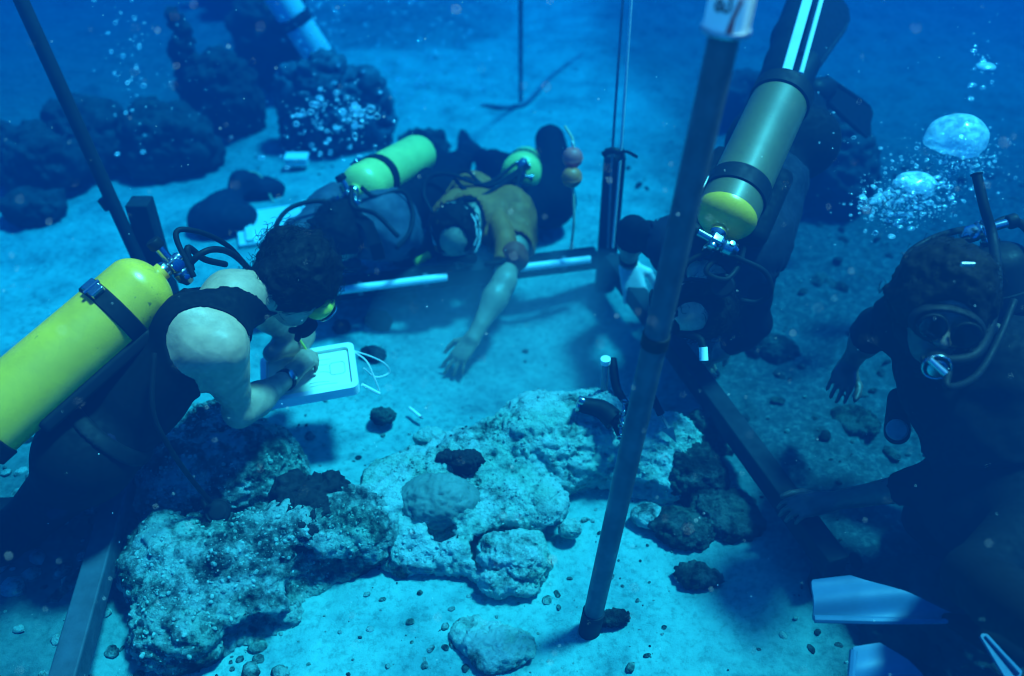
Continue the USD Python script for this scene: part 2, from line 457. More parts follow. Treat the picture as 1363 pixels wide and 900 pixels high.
xs = graded(-2.6, 3.0, .02, -30, 30); ys = graded(.7, 6.2, .02, -3, 46)
X, Y = np.meshgrid(xs, ys, indexing='ij')
Z = bed_height(X, Y)
nx, ny = X.shape
vv = np.stack([X, Y, Z], -1).reshape(-1, 3)
I = np.arange(nx * ny).reshape(nx, ny)
ff = np.concatenate([np.stack([I[:-1, :-1], I[1:, :-1], I[1:, 1:]], -1).reshape(-1, 3), np.stack([I[:-1, :-1], I[1:, 1:], I[:-1, 1:]], -1).reshape(-1, 3)])
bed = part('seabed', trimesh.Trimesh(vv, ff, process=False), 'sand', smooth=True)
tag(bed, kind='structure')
UsdGeom.PrimvarsAPI(bed).CreatePrimvar('turf_shade', Sdf.ValueTypeNames.FloatArray, 'vertex').Set(Vt.FloatArray.FromNumpy(bed_turf_shade(X, Y).ravel().astype(np.float32)))


# ------------------------------------------------------------------ stirred-up silt hanging in the water
mat('silt_water', {'v': ('principled_volume', {'color': (.75, .85, .9), 'density': .75, 'absorption_color': (1, 1, 1), 'anisotropy': .2})}, surface=None, volume='v.volume')
for nm, c, r, lab in (('silt_cloud', V(.08, 2.62, .12), (.62, .48, .2), 'thin milky silt hanging over the sand of the pit'), ('silt_cloud', V(-.55, 6.4, .6), (.75, .6, .85), 'pale plume of silt rising at the top centre behind the divers')):
    m = trimesh.creation.icosphere(4, 1.0); m.vertices = np.asarray(m.vertices) * r + c
    tag(part(nm, roughen(m, .2 * min(r), 2.2, 2, 3), 'silt_water', smooth=True), lab, 'silt', kind='stuff')


# ------------------------------------------------------------------ rocks and reef
def rock(name, label, cat, lumps, mat_, step=.011, amp=.05, scale=7, seed=1, k=.05, fine=.012, group=None, holes=(), crust=()):
    """A craggy boulder: a few fused lumps with holes bitten out, then displaced by noise. lumps: (centre, radii)."""
    f = blend([ball(c, r) for c, r in lumps], k)
    if len(holes):
        h = blend([ball(c, r) for c, r in holes], .02)
        g = lambda p: smax(f(p), -h(p), .03)
        g.lo, g.hi = f.lo, f.hi
    else:
        g = f
    m = relax(nets(g, step), 1)
    m = roughen(m, amp, scale, 3, seed)
    m = roughen(m, amp * .8, scale * 2.7, 5, seed + 3)
    m = roughen(m, amp * .35, scale * 4.3, 3, seed + 5, ridged=True)
    m = roughen(m, fine * 1.5, scale * 8, 4, seed + 7)
    c = np.mean([x for x, _ in lumps], 0); c[2] = 0
    if group == 'part':
        return m
    o = part(name, m, mat_, smooth=True)
    tag(o, label, cat, group)
    for n, cm in crust:
        tag(part('encrusting_growth', crusts(m, n, seed), cm, o, smooth=50), kind='stuff')
    return o


def crusts(m, n, seed):
    """Small knobs of coral growth sitting on the upper faces of a rock, clumped by noise."""
    g = np.random.default_rng(seed + n); v, f = np.asarray(m.vertices), np.asarray(m.faces)
    nf = np.cross(v[f[:, 1]] - v[f[:, 0]], v[f[:, 2]] - v[f[:, 0]]); ar = np.linalg.norm(nf, axis=1); nf = nf / np.maximum(ar, 1e-12)[:, None]
    c = v[f].mean(1)
    w = ar * np.clip(nf[:, 2] + .5, 0, 1) * np.clip(meshkit.fbm(c * 9, 2, seed + n) * 4 - 1.6, 0, 1)
    k = g.choice(len(f), n, p=w / w.sum()); vs, fs = [], []
    for j, i in enumerate(k):
        r = .0018 + .006 * g.random() ** 2.5; q = chips[g.integers(6)]
        Rm = frame(nf[i] + .4 * g.normal(size=3), g.normal(size=3))
        vs.append(np.asarray(q.vertices) * r * V(1, 1, 1.3) * (.7 + .6 * g.random(3)) @ Rm.T + c[i] + nf[i] * r * .2); fs.append(np.asarray(q.faces) + j * len(q.vertices))
    return trimesh.Trimesh(np.vstack(vs), np.vstack(fs), process=False)


chips = [trimesh.creation.icosphere(1, 1.0) for _ in range(6)]
for i, c in enumerate(chips):
    c.vertices = c.vertices * V(1, .75, .55) * (1 + .5 * (meshkit.noise(np.array(c.vertices) * 1.7 + 9 * i, i) - .5))[:, None]


def L(px, py, rx, ry, rz, up=.35):
    c = G(px, py); c[2] += rz * up
    return c, (rx, ry, rz)


rock('reef_ledge', 'pale encrusted limestone ledge along the near side of the sand pit, behind the tall pole', 'reef ledge',
     [L(560, 668, .17, .14, .10), L(640, 640, .22, .15, .12), L(728, 612, .20, .17, .17), L(800, 600, .15, .15, .17), L(868, 610, .15, .12, .12), L(860, 645, .12, .08, .07), L(530, 665, .10, .10, .07), L(600, 705, .16, .10, .10), L(690, 690, .17, .1, .1), L(520, 700, .12, .1, .1), L(680, 755, .11, .09, .05), L(560, 735, .12, .08, .06), L(630, 735, .12, .08, .06)],
     'reef_pale', step=.009, amp=.05, scale=8, seed=21, crust=((1600, 'reef_pale'), (160, 'reef_mixed')), holes=[(G(590, 690) + V(0, -.1, .06), .05), (G(770, 700) + V(0, -.05, .02), (.12, .1, .045)), (G(660, 730) + V(0, -.02, .03), (.1, .08, .05)), (G(845, 655) + V(0, -.05, .02), (.1, .08, .05))])
rock('coral_boulder', 'rounded coral-crusted boulder under the note-taking diver’s elbow'.replace('’', "'"), 'boulder',
     [L(290, 655, .23, .17, .17), L(240, 660, .11, .13, .14), L(355, 640, .13, .12, .14), L(300, 610, .15, .14, .15)], 'reef_mixed', step=.009, amp=.05, scale=9, seed=33, crust=((700, 'reef_pale'), (220, 'reef_mixed')),
     holes=[(G(300, 720) + V(0, 0, .03), (.2, .06, .05))])
rock('reef_outcrop', 'dark pitted reef outcrop filling the lower left, beside the slanting steel beam', 'reef outcrop',
     [L(250, 770, .17, .15, .14), L(310, 770, .22, .17, .14), L(400, 740, .18, .15, .14), L(470, 720, .16, .13, .13), L(250, 845, .13, .13, .12), L(330, 820, .15, .1, .1)],
     'reef_mixed', step=.009, amp=.055, scale=8, seed=45, crust=((1000, 'reef_pale'), (400, 'reef_mixed')),
     holes=[(G(440, 770) + V(0, -.06, .05), (.16, .08, .06)), (G(250, 875) + V(.02, -.1, .07), .05), (G(420, 735) + V(0, -.1, .1), .045), (G(360, 840) + V(0, -.02, .03), (.15, .06, .05))])
rock('plate_coral', 'smooth disc of plate coral lying on the front of the pale ledge', 'coral', [(G(585, 690) + V(0, -.02, .10), (.125, .085, .075))], 'coral_plate', step=.006, amp=.022, scale=11, seed=4, fine=.007)
rock('sponge', 'dark brown sponge clump just behind the smooth plate coral', 'sponge', [(G(622, 660) + V(0, 0, .15), (.05, .04, .045)), (G(600, 655) + V(0, 0, .145), (.035, .03, .03))], 'sponge_dark', step=.005, amp=.03, scale=22, seed=6, k=.02)
rock('sponge', 'largest dark sponge mound with a black hollow, at the middle of the lower left outcrop', 'sponge', [(G(415, 735) + V(0, 0, .13), (.10, .08, .08)), (G(440, 700) + V(0, 0, .13), (.07, .06, .07)), (G(395, 700) + V(0, 0, .13), (.06, .06, .06))],
     'sponge_dark', step=.007, amp=.05, scale=14, seed=8, k=.03, holes=[(G(425, 755) + V(0, -.05, .12), .035)])
rock('sponge', 'dark ridged sponge above the hollow of the lower left outcrop', 'sponge', [(G(442, 682) + V(0, 0, .08), (.055, .05, .07))], 'sponge_dark', step=.006, amp=.02, scale=18, seed=9)
rock('stone', 'round flat-topped stone at the foot of the pale ledge', 'stone', [(G(688, 762) + V(0, 0, .045), (.085, .06, .06)), (G(665, 750) + V(0, 0, .05), (.06, .05, .05)), (G(705, 740) + V(0, 0, .04), (.05, .05, .035))], 'reef_pale', step=.006, amp=.035, scale=15, seed=12, fine=.006)
rock('stone', 'small pale stone just left of the round flat-topped stone', 'stone', [(G(651, 785) + V(0, 0, .03), (.03, .025, .045))], 'reef_pale', step=.005, amp=.015, scale=18, seed=13, fine=.005)
rock('stone', 'pale pebble on the right end of the ledge front, near the pole', 'stone', [(G(758, 715) + V(0, 0, .04), (.035, .03, .03))], 'reef_pale', step=.005, amp=.012, scale=18, seed=14, fine=.005)
rock('stone', 'flat pale stone lying on the sand right of the tall pole', 'stone', [(G(862, 692) + V(0, 0, .02), (.05, .04, .03))], 'reef_pale', step=.006, amp=.015, scale=14, seed=15, fine=.005)
rock('stone', 'grey stone half sunk in the sand at the bottom of the picture', 'stone', [(G(670, 858) + V(0, 0, .0), (.075, .05, .022)), (G(635, 842) + V(0, 0, -.005), (.06, .05, .016)), (G(655, 872), (.05, .03, .02))], 'reef_pale', step=.006, amp=.035, scale=15, seed=16, fine=.006)
rock('stone', 'stone lying in the pit sand behind the pale ledge, near the string', 'stone', [(G(575, 592) + V(0, 0, .02), (.055, .04, .045))], 'reef_pale', step=.006, amp=.02, scale=14, seed=17, fine=.006)
rock('stone', 'second stone of the pit sand, just right of its pair', 'stone', [(G(622, 588) + V(0, 0, .02), (.06, .035, .035))], 'reef_pale', step=.006, amp=.02, scale=14, seed=18, fine=.006)
rock('stone', 'dark stone lying beneath the free end of the white string', 'stone', [(G(510, 560) + V(0, 0, .02), (.045, .035, .03))], 'reef_dark', step=.006, amp=.02, scale=18, seed=19)
for i, (px, py, a, b, c, lab) in enumerate([(455, 440, .035, .03, .03, 'small dark stone under the back beam, nearest to the curly haired diver'), (505, 432, .05, .03, .05, 'dark stone standing in the sand below the pale rail'),
                                            (535, 395, .06, .05, .07, 'dark stone lump in the shadow behind the pale rail'), (497, 475, .05, .03, .03, 'dark stone just above the top right corner of the white board')]):
    rock('stone', lab, 'stone', [(G(px, py) + V(0, 0, c * .4), (a, b, c))], 'reef_dark', step=.006, amp=.025, scale=16, seed=50 + i)
# right side: dark turfed stones
for i, (px, py, a, b, c, lab) in enumerate([(915, 640, .10, .10, .10, 'dark turfed rock between the tall pole and the right beam, largest of that patch'), (960, 690, .10, .09, .05, 'low dark rock under the right beam'),
                                            (905, 705, .08, .07, .04, 'dark flat rock on the sand below the turfed rock'), (1020, 470, .10, .06, .05, 'small dark rock on the seabed beside the upside down diver'),
                                            (935, 590, .07, .07, .09, 'dark lump of reef touching the middle of the right beam'), (1090, 380, .06, .04, .03, 'little dark rock on the far blue sand at right'),
                                            (1130, 560, .06, .05, .03, 'small dark rock left of the hanging gauges'), (925, 765, .05, .04, .02, 'dark pebble on the sand right of the foot of the pole')]):
    rock('stone', lab, 'stone', [(G(px, py) + V(0, 0, c * .35), (a, b, c)), (G(px + 25, py + 8) + V(0, 0, c * .2), (a * .6, b * .6, c * .6))], 'reef_dark', step=.008, amp=.04, scale=14, seed=70 + i)
rock('dark_rock', 'large black rock in the lower right corner behind the pale fins', 'rock', [L(1240, 840, .20, .16, .16), L(1330, 790, .2, .16, .2), L(1350, 880, .2, .16, .2)], 'coral_dark', step=.012, amp=.06, scale=8, seed=90)
# far coral heads
for i, (lumps, lab, cmat) in enumerate([
        ([(55, 262, .33, .3, .30), (8, 240, .25, .2, .25)], 'dark coral mound at the far left edge, behind the slanting pole', 'coral_dark'),
        ([(112, 240, .34, .3, .34), (140, 230, .25, .25, .25)], 'wide dark coral mound crossed by the slanting left pole', 'coral_dark'),
        ([(215, 238, .34, .3, .30), (250, 232, .22, .2, .28)], 'low rounded coral mound right of the slanting pole', 'coral_dark'),
        ([(300, 182, .31, .28, .40), (262, 165, .10, .10, .62)], 'tall dark coral mound with a horn on its left shoulder', 'coral_dark'),
        ([(350, 118, .22, .2, .50), (378, 128, .20, .2, .42), (398, 92, .09, .09, .62), (368, 60, .14, .12, .8)], 'ragged dark coral pillar at the top left, in front of the pale pipe', 'coral_dark'),
        ([(305, 30, .26, .24, .40), (285, 12, .22, .22, .5)], 'dark coral crown at the very top, left of the pale pipe', 'coral_dark'),
        ([(440, 205, .27, .22, .48), (485, 198, .25, .22, .40), (398, 198, .17, .17, .42)], 'bluish coral mound veiled by bubbles, behind the green tank', 'coral_blue'),
        ([(565, 215, .20, .18, .12)], 'small dark coral mound beyond the green tank', 'coral_dark'),
        ([(1112, 288, .26, .22, .40), (1088, 280, .18, .18, .46)], 'dark round coral mound on the sand right of the upside down diver', 'coral_dark'),
        ([(40, 300, .22, .16, .12)], 'low dark coral patch at the left edge, nearer than the others', 'coral_dark'),
        ([(985, 170, .25, .2, .25)], 'dark coral mound half hidden behind the olive tank', 'coral_dark'),
]):
    ls = []
    for px, py, a, b, c in lumps:
        g = G(px, py) + V(0, b * .5, 0); g[2] += c * .4
        ls.append((g, (a * .62, b * .62, c * .62)))
    rock('coral_mound', lab, 'coral', ls, cmat, step=.017, amp=(.13, .10, .12, .09)[i % 4], scale=(5, 8, 6, 10)[i % 4], seed=110 + i, k=.05, fine=.025, group='dark coral heads beyond the divers')

# loose rubble and grit on the seabed
rng = np.random.default_rng(7)
def scatter(n, where, rmin, rmax, seed, power=2.5):
    g = np.random.default_rng(seed); vs, fs, o = [], [], 0
    while n > 0:
        x, y = where(g)
        if x is None:
            continue
        n -= 1
        r = rmin + (rmax - rmin) * g.random() ** power
        z = float(bed_height(np.array([x]), np.array([y]))[0]) + r * .15
        a = g.random() * 6.3; c = chips[g.integers(6)]
        R = np.array([[math.cos(a), -math.sin(a), 0], [math.sin(a), math.cos(a), 0], [0, 0, 1]])
        vs.append(np.asarray(c.vertices) * r * (.8 + .4 * g.random(3)) @ R.T + V(x, y, z)); fs.append(np.asarray(c.faces) + o); o += len(c.vertices)
    return trimesh.Trimesh(np.vstack(vs), np.vstack(fs), process=False)


def near_right(g):
    x, y = g.uniform(.3, 2.6), g.uniform(.9, 4.2)
    return (x, y) if g.random() < float(bed_turf_shade(np.array([x]), np.array([y]))[0]) + .06 else (None, None)


def near_left(g):
    return g.uniform(-2.2, -.6), g.uniform(.9, 2.4)


def round_reef(g):
    px, py = g.uniform(160, 900), g.uniform(560, 890)
    c = G(px, py); return c[0], c[1]


tag(part('coral_rubble', scatter(900, near_right, .003, .030, 1, 3.5), 'reef_dark', smooth=50), 'dark coral rubble strewn over the shaded right side of the seabed', 'rubble', kind='stuff')
tag(part('shell_grit', scatter(800, round_reef, .0012, .015, 2, 6), 'reef_mixed', smooth=50), 'pale shell grit and coral chips round the reef ledge', 'grit', kind='stuff')
tag(part('coral_chips', scatter(500, near_left, .006, .04, 3), 'reef_mixed', smooth=50), 'coral chips on the seabed at the left edge', 'rubble', kind='stuff')
tag(part('sand_pebbles', scatter(420, lambda g: (g.uniform(-1.6, 1.6), g.uniform(1.2, 5.5)), .002, .014, 4, 4), 'reef_mixed', smooth=50), 'scattered little pebbles on the pale sand', 'pebbles', kind='stuff')


# ------------------------------------------------------------------ the excavation frame, poles, markers
frame_ = thing('grid_frame', 'dark steel survey frame standing low over the sand pit, two corner posts', 'frame', (.383, 2.99, 0))
ZB = .15
CR = G(808, 341, ZB); _bl = G(450, 385, ZB); _l0, _l1 = G(176, 596, ZB), G(74, 960, ZB)
_A = np.stack([(_bl - CR)[:2], -(_l0 - _l1)[:2]], 1)
CL = CR + (_bl - CR) * np.linalg.solve(_A, (_l1 - CR)[:2])[0]
NR, NL = G(1114, 756, ZB), _l1


def beam(a, b, w, h, mat_, name, r=.006):
    d = unit(b - a); Rm = np.stack([d, np.cross(V(0, 0, 1), d), V(0, 0, 1)], 1)
    m = box((np.linalg.norm(b - a), w, h), Rm, (a + b) / 2, r)
    return part(name, m, mat_, frame_, smooth=30)


beam(CL + V(.04, .01, 0), CR - V(.045, .01, 0), .07, .07, 'steel_dark', 'beam')
beam(CR + unit(NR - CR) * .04, NR, .066, .072, 'steel_dark', 'beam')
beam(CL + unit(NL - CL) * .04, NL, .066, .072, 'steel_mid', 'beam')
for c, h in ((CR, .46), (CL, .46)):
    part('corner_post', box((.075, .075, h + .2), np.eye(3), c + V(0, 0, h / 2 - .1), .006), 'steel_dark', frame_, smooth=30)
    for dz in (.03, -.035):
        part('bolt', place(lathe([(0, 0), (.011, 0), (.011, .007), (0, .008)], 6), frame(V(0, -1, 0)), c + V(.012, -.038, dz)), 'steel', frame_)
for a, b, n in ((NR - unit(NR - CR) * .03, NR - unit(NR - CR) * .03 - V(0, 0, .24), 'leg'), (NL - unit(NL - CL) * .03, NL - unit(NL - CL) * .03 - V(0, 0, .24), 'leg')):
    part(n, box((.06, .06, .18), np.eye(3), (a + b) / 2 - V(0, 0, .01), .005), 'steel_dark', frame_, smooth=30)
# pale rail added to paint the highlight along the back beam, in two lengths
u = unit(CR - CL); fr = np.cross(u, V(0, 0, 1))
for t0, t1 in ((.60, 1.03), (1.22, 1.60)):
    part('added_rail', tube([CL + u * t0 + fr * .075 + V(0, 0, .045), CL + u * t1 + fr * .075 + V(0, 0, .045)], .016, 14, smooth=False), 'highlight_white', frame_, label='pale bright rail painting the highlight on the back beam')
for t in (.7, .95, 1.3, 1.5):
    part('clamp', box((.02, .03, .05), frame(V(0, 0, 1), u), CL + u * t + fr * .056 + V(0, 0, .03), .004), 'steel', frame_)  # fittings of the added rail

pole = thing('tall_pole', 'tall grey steel pole standing on the sand in front of the frame', 'pole', G(785, 830))
b0, b1 = G(784, 832) - V(0, 0, .06), P(965, 44, 1.45)
part('pipe', tube([b0, b1], .0262, 28, smooth=False), 'steel_mid', pole)
part('foot_sleeve', tube([b0, b0 + unit(b1 - b0) * .12], .030, 28, smooth=False), 'steel_dark', pole)
part('collar', tube([b0 + unit(b1 - b0) * 1.02, b0 + unit(b1 - b0) * 1.05], .029, 28, smooth=False), 'steel_dark', pole)
rock('stone', 'small flat dark lump at the foot of the tall pole', 'stone', [(G(808, 826) + V(0, 0, .006), (.034, .014, .006)), (G(822, 822) + V(0, 0, .004), (.02, .010, .006))], 'reef_dark', step=.004, amp=.010, scale=26, seed=99)  # low dark lump spread flat on the sand

# the can upside down on top of the pole
ax = unit(b1 - b0); ax = unit(.5 * ax + V(.02, 0, .5)); c0 = b1 + ax * .004
can = thing('marker_can', 'white printed tin can with red marks stuck on top of the tall pole', 'can', c0)
Rc = frame(ax, V(0, -1, 0) - V(.12, 0, 0))    # local x looks at the camera
RAD, CH = .0375, .115
part('can_wall', place(lathe([(RAD - .002, .004), (RAD, .006), (RAD, CH - .006), (RAD - .003, CH)], 48), Rc, c0), 'can_white', can)
part('rim', place(lathe([(RAD - .012, -.001), (RAD + .0035, -.002), (RAD + .005, .002), (RAD + .0035, .0065), (RAD - .001, .0075)], 48), Rc, c0), 'aluminium', can)
part('can_end', place(lathe([(0, .003), (RAD - .004, .003), (RAD - .004, .0045), (0, .0045)], 40), Rc, c0), 'aluminium', can)


def wrap(poly, off=.0009):
    """A flat shape (angle in degrees from the camera side, height) laid on the can wall."""
    from shapely.geometry import Polygon
    m = trimesh.creation.extrude_polygon(Polygon(poly), .0012, engine='earcut')
    m = m.subdivide().subdivide()
    a = np.radians(m.vertices[:, 0] * 1000); r = RAD + off - .0006 + m.vertices[:, 2]
    m.vertices = np.stack([r * np.cos(a), r * np.sin(a), m.vertices[:, 1]], 1)
    return place(m, Rc, c0)


def stroke(pts, w0, w1):
    p = spline([np.array([a / 1000, h, 0]) for a, h in pts], 8)[:, :2]
    t = np.gradient(p, axis=0); t[:, 0] *= .65; t /= np.linalg.norm(t, axis=1, keepdims=True)
    n = np.stack([-t[:, 1] * 1.5, t[:, 0]], 1); w = np.linspace(w0, w1, len(p))[:, None] / 2
    return wrap(np.vstack([p + n * w, (p - n * w)[::-1]]))


part('red_stripe', wrap([(-.007, .008), (.010, .008), (.009, .03), (.020, .060), (.010, .060), (-.001, .032)]), 'can_red', can)
part('printed_numeral', join(stroke([(-38, .052), (-44, .046), (-40, .040), (-31, .041), (-29, .049), (-34, .055), (-40, .053)], .005, .005), stroke([(-29, .050), (-23, .043), (-16, .040), (-9, .043), (-7, .050), (-10, .062)], .005, .004), stroke([(-20, .052), (-15, .050)], .004, .003)), 'can_brown', can)
part('paper_seam', wrap([(.056, .008), (.0585, .008), (.0585, .105), (.056, .105)]), 'can_brown', can)

# thin poles and lines behind
sp = thing('slanting_pole', 'dark slanting pole at the left, rising from the frame corner post', 'pole', G(175, 330, .4))
_q0, _q1 = P(172, 318, 3.05), P(12, -35, 2.62)
part('pipe', tube([_q0 + (_q0 - _q1) * (_q0[2] + .05) / (_q1[2] - _q0[2]), _q1], .022, 18, smooth=False), 'steel_dark', sp)
part('lashing', tube([P(140, 262, 2.98) + V(0, 0, 0), P(150, 275, 3.0)], .03, 14, smooth=False), 'rubber', sp)
gp = thing('range_line', 'thin pale double cord rising from the right corner post to the surface', 'line', CR)
for dx in (0, 11):
    part('cord', tube([P(809 + dx * .6, 330, 3.45), P(815 + dx, 205, 3.25), P(829 + dx, 0, 2.95), P(832 + dx, -40, 2.9)], .005, 8), 'cord_white' if dx else 'steel', gp)
part('knot', join(tube([P(803, 206, 3.22), P(815, 200, 3.2), P(826, 206, 3.2), P(820, 213, 3.2)], .012, 8), tube([P(822, 204, 3.2), P(834, 202, 3.18), P(848, 209, 3.2)], .006, 8)), 'rubber', gp)
wp = thing('marker_rod', 'thin dark rod standing on the far sand at the top centre', 'rod', G(693, 135))
part('rod', tube([G(693, 138), P(693, -30, 4.2)], .012, 8, smooth=False), 'steel', wp)
part('base_line', tube([G(640, 140, .02), G(693, 139, .02), G(735, 100, .02), G(775, 72, .02)], .012, 6), 'steel', wp)

# floats on their line
fl = thing('float_line', 'pink and orange float strung on a cord tied to the back beam', 'floats', P(761, 330, 3.4))
part('rope', tube([P(760, 332, 3.42), P(764, 290, 3.38), P(762, 232, 3.36), P(763, 190, 3.36), P(752, 168, 3.4)], .005, 8), 'rope', fl)
for c, m_, lab in ((P(762, 210, 3.36), 'float_pink', 'pink float'), (P(761, 236, 3.36), 'float_orange', 'orange float')):
    f_ = part('float_ball', place(lathe([(.004, -.037), (.012, -.037), (.026, -.031), (.036, -.017), (.0395, 0), (.036, .017), (.026, .031), (.012, .037), (.004, .037)], 28), frame(V(.03, 0, 1)), c), m_, fl, smooth=True, label=lab)
    part('seam', place(trimesh.creation.torus(.0395, .0014, 28, 8), frame(V(.03, 0, 1)), c), m_, f_)
part('loop', place(trimesh.creation.torus(.010, .003, 16, 8), frame(V(1, .2, 0)), P(762, 192, 3.36)), 'cord_white', fl)

# pale board and dark bag on the sand behind
e0, e1, e2, e3 = G(312, 284, .03), G(420, 268, .03), G(430, 318, .03), G(322, 326, .03)
bc = (e0 + e1 + e2 + e3) / 4
bd = thing('sorting_board', 'flat pale board lying on the sand behind the note-taking diver', 'board', bc)
ex = unit(e1 - e0); ey = unit(e0 - e3 - ex * ((e0 - e3) @ ex)); ez = np.cross(ex, ey); RB = np.stack([ex, ey, ez], 1)
sz = (np.linalg.norm(e1 - e0), np.linalg.norm(e0 - e3))
part('panel', box((*sz, .02), RB, bc, .006), 'pale_board', bd)
for k in (-.36, .36):
    part('batten', box((.035, sz[1] * .96, .015), RB, bc + ex * sz[0] * k + ez * .0175, .004), 'pale_board', bd)
f = blend([ball(G(300, 305) + V(0, 0, .06), (.16, .12, .09)), ball(G(340, 270) + V(0, .05, .05), (.14, .06, .06)), cone(G(285, 312) + V(0, 0, .05), G(330, 268) + V(0, 0, .12), .05)], .06)
mb = thing('mesh_bag', 'slumped dark mesh bag on the sand left of the pale board', 'bag', G(300, 305))
part('sack', roughen(relax(nets(f, .012), 2), .05, 9, 3, 5), 'neoprene_blue', mb, smooth=True)
part('drawstring', tube([G(330, 268) + V(0, 0, .15), G(350, 262) + V(0, 0, .12), G(365, 275) + V(0, 0, .02)], .006, 8), 'rope', mb)
bg = thing('white_box', 'small white plastic box on the far sand left of the green tank', 'box', G(397, 222))
part('tub', box((.11, .07, .04), np.eye(3), G(397, 224) + V(0, 0, .04), .012), 'white_plastic', bg)
part('lid', box((.118, .078, .012), np.eye(3), G(397, 224) + V(0, 0, .066), .005), 'white_plastic', bg)
al = thing('air_lift_pipe', 'fat pale suction pipe slanting down among the coral at top left', 'pipe', G(440, 130))
part('pipe', tube([P(452, 118, 5.2), P(405, 45, 5.0), P(350, -40, 4.8)], .085, 20), 'pale_board', al)
for t in (.25, .6):
    c = P(452, 118, 5.2) * (1 - t) + P(350, -40, 4.8) * t
    part('clamp', tube([c - .03 * unit(P(350, -40, 4.8) - P(452, 118, 5.2)), c + .03 * unit(P(350, -40, 4.8) - P(452, 118, 5.2))], .095, 20, smooth=False), 'steel_dark', al)

# white topped stake and hand tools beside the pole
st = thing('white_topped_stake', 'grey stake with a round white top standing behind the tall pole', 'stake', G(812, 560))
s1 = P(806, 482, 2.75)
s0 = V(s1[0] + .01, s1[1] + .02, .03)
part('shaft', tube([s0, s1], .011, 14, smooth=False), 'steel', st)
part('top_cap', tube([s1 - unit(s1 - s0) * .004, s1 + unit(s1 - s0) * .014], .0155, 16, smooth=False), 'white_plastic', st)
dt = thing('suction_nozzle', 'dark nozzle with a ribbed hose and chain lying on the ledge by the pole', 'nozzle', G(790, 545))
n0, n1, n2 = P(770, 538, 2.72), P(800, 545, 2.72), P(832, 585, 2.68)
part('barrel', tube([n0, n1, P(818, 560, 2.7)], [.022, .03, .034], 18), 'rubber', dt)
part('hose', tube([P(818, 560, 2.7), n2, P(845, 560, 2.75), P(822, 520, 2.8), P(815, 478, 2.85)], .014, 12), 'rubber', dt)
part('mouth_ring', place(trimesh.creation.torus(.022, .005, 24, 8), frame(n0 - n1), n0), 'chrome', dt)
part('valve_knob', place(lathe([(0, 0), (.013, 0), (.014, .008), (.01, .016), (0, .017)], 18), frame(P(0, 0, 1) - P(681, 450, 1)), P(777, 535, 2.68)), 'chrome', dt)
for k in range(7):
    t = k / 6
    c = P(831 - 6 * t, 535 + 48 * t, 2.66)
    part('chain_link', place(trimesh.creation.torus(.009, .0026, 14, 6), frame(V(1, .2, 0) if k % 2 else V(.2, 1, .2)), c), 'chrome', dt)
hd = thing('trowel', 'small hand trowel leaning on the reef right of the tall pole', 'trowel', G(890, 575))
part('handle', tube([P(868, 528, 2.72), P(880, 552, 2.72)], .012, 12, smooth=False), 'rubber', hd)
part('shank', tube([P(880, 552, 2.72), P(890, 572, 2.72)], .005, 8, smooth=False), 'steel', hd)
part('blade', place(trimesh.creation.cone(.022, .06, sections=4), frame(P(902, 590, 2.74) - P(888, 568, 2.72)) @ np.diag([1, .2, 1.]), P(888, 570, 2.72)), 'steel', hd)
pn = thing('white_peg', 'little white peg lying on the pit sand right of the board string', 'peg', G(553, 549))
part('peg', tube([G(545, 543, .012), G(560, 555, .012)], .006, 10, smooth=False), 'white_plastic', pn)
part('tip', tube([G(560, 555, .012), G(563, 557.5, .012)], [.006, .002], 10, smooth=False), 'steel', pn)


# ------------------------------------------------------------------ people
def reach(a, px, py, length, far=True):
    """The point at pixel (px, py) that lies the given limb length from a (on its far or near side)."""
    Ds = np.linspace(.8, 6, 5201)
    d = np.linalg.norm(P(px, py, 1)[None] * 0 + np.array([P(px, py, D) for D in (1.0,)])[0] - 0, axis=-1) if False else None
    p1, p2 = P(px, py, 1.0), P(px, py, 2.0)
    pts = p1[None] + (Ds[:, None] - 1) * (p2 - p1)[None]
    e = np.linalg.norm(pts - a, axis=1) - length
    i0 = int(np.argmin(e))
    if e[i0] > 0:
        return pts[i0]
    s = slice(i0, None) if far else slice(0, i0 + 1)
    idx = np.arange(len(Ds))[s]
    return pts[idx[int(np.argmin(np.abs(e[s])))]]


def head_sdf(c, up, fwd):
    up = unit(up); fwd = unit(fwd - up * (fwd @ up)); rt = np.cross(fwd, up)
    R = np.stack([rt, fwd, up], 1)
    w = lambda *a: c + R @ V(*a)
    core = blend([ball(w(0, -.012, .022), (.074, .094, .094), R), ball(w(0, .028, -.03), (.060, .066, .082), R), ball(w(0, .060, -.088), (.030, .030, .026), R)], .04)
    feat = blend([cone(w(0, .094, .004), w(0, .116, -.032), .008, .013), ball(w(.013, .104, -.036), .008), ball(w(-.013, .104, -.036), .008),
                  cone(w(-.036, .080, .024), w(.036, .080, .024), .013), cone(w(-.020, .088, -.066), w(.020, .088, -.066), .0075), cone(w(-.018, .086, -.077), w(.018, .086, -.077), .0085),
                  ball(w(.040, .062, -.022), .022), ball(w(-.040, .062, -.022), .022)], .012)
    ears = blend([ball(w(s * .076, -.005, -.004), (.010, .018, .032), R) for s in (-1, 1)], .01)
    eyes = [ball(w(s * .031, .084, .004), .0125) for s in (-1, 1)]
    sock = [ball(w(s * .031, .104, .004), .017) for s in (-1, 1)]

    def f(p):
        d = smin(core(p), feat(p), .018)
        for h in sock:
            d = smax(d, -h(p), .014)
        for h in eyes:
            d = np.minimum(d, h(p))
        return smin(d, ears(p), .008)
    f.lo, f.hi = core.lo - .03, core.hi + .03
    f.R, f.c, f.w = R, c, w
    return f


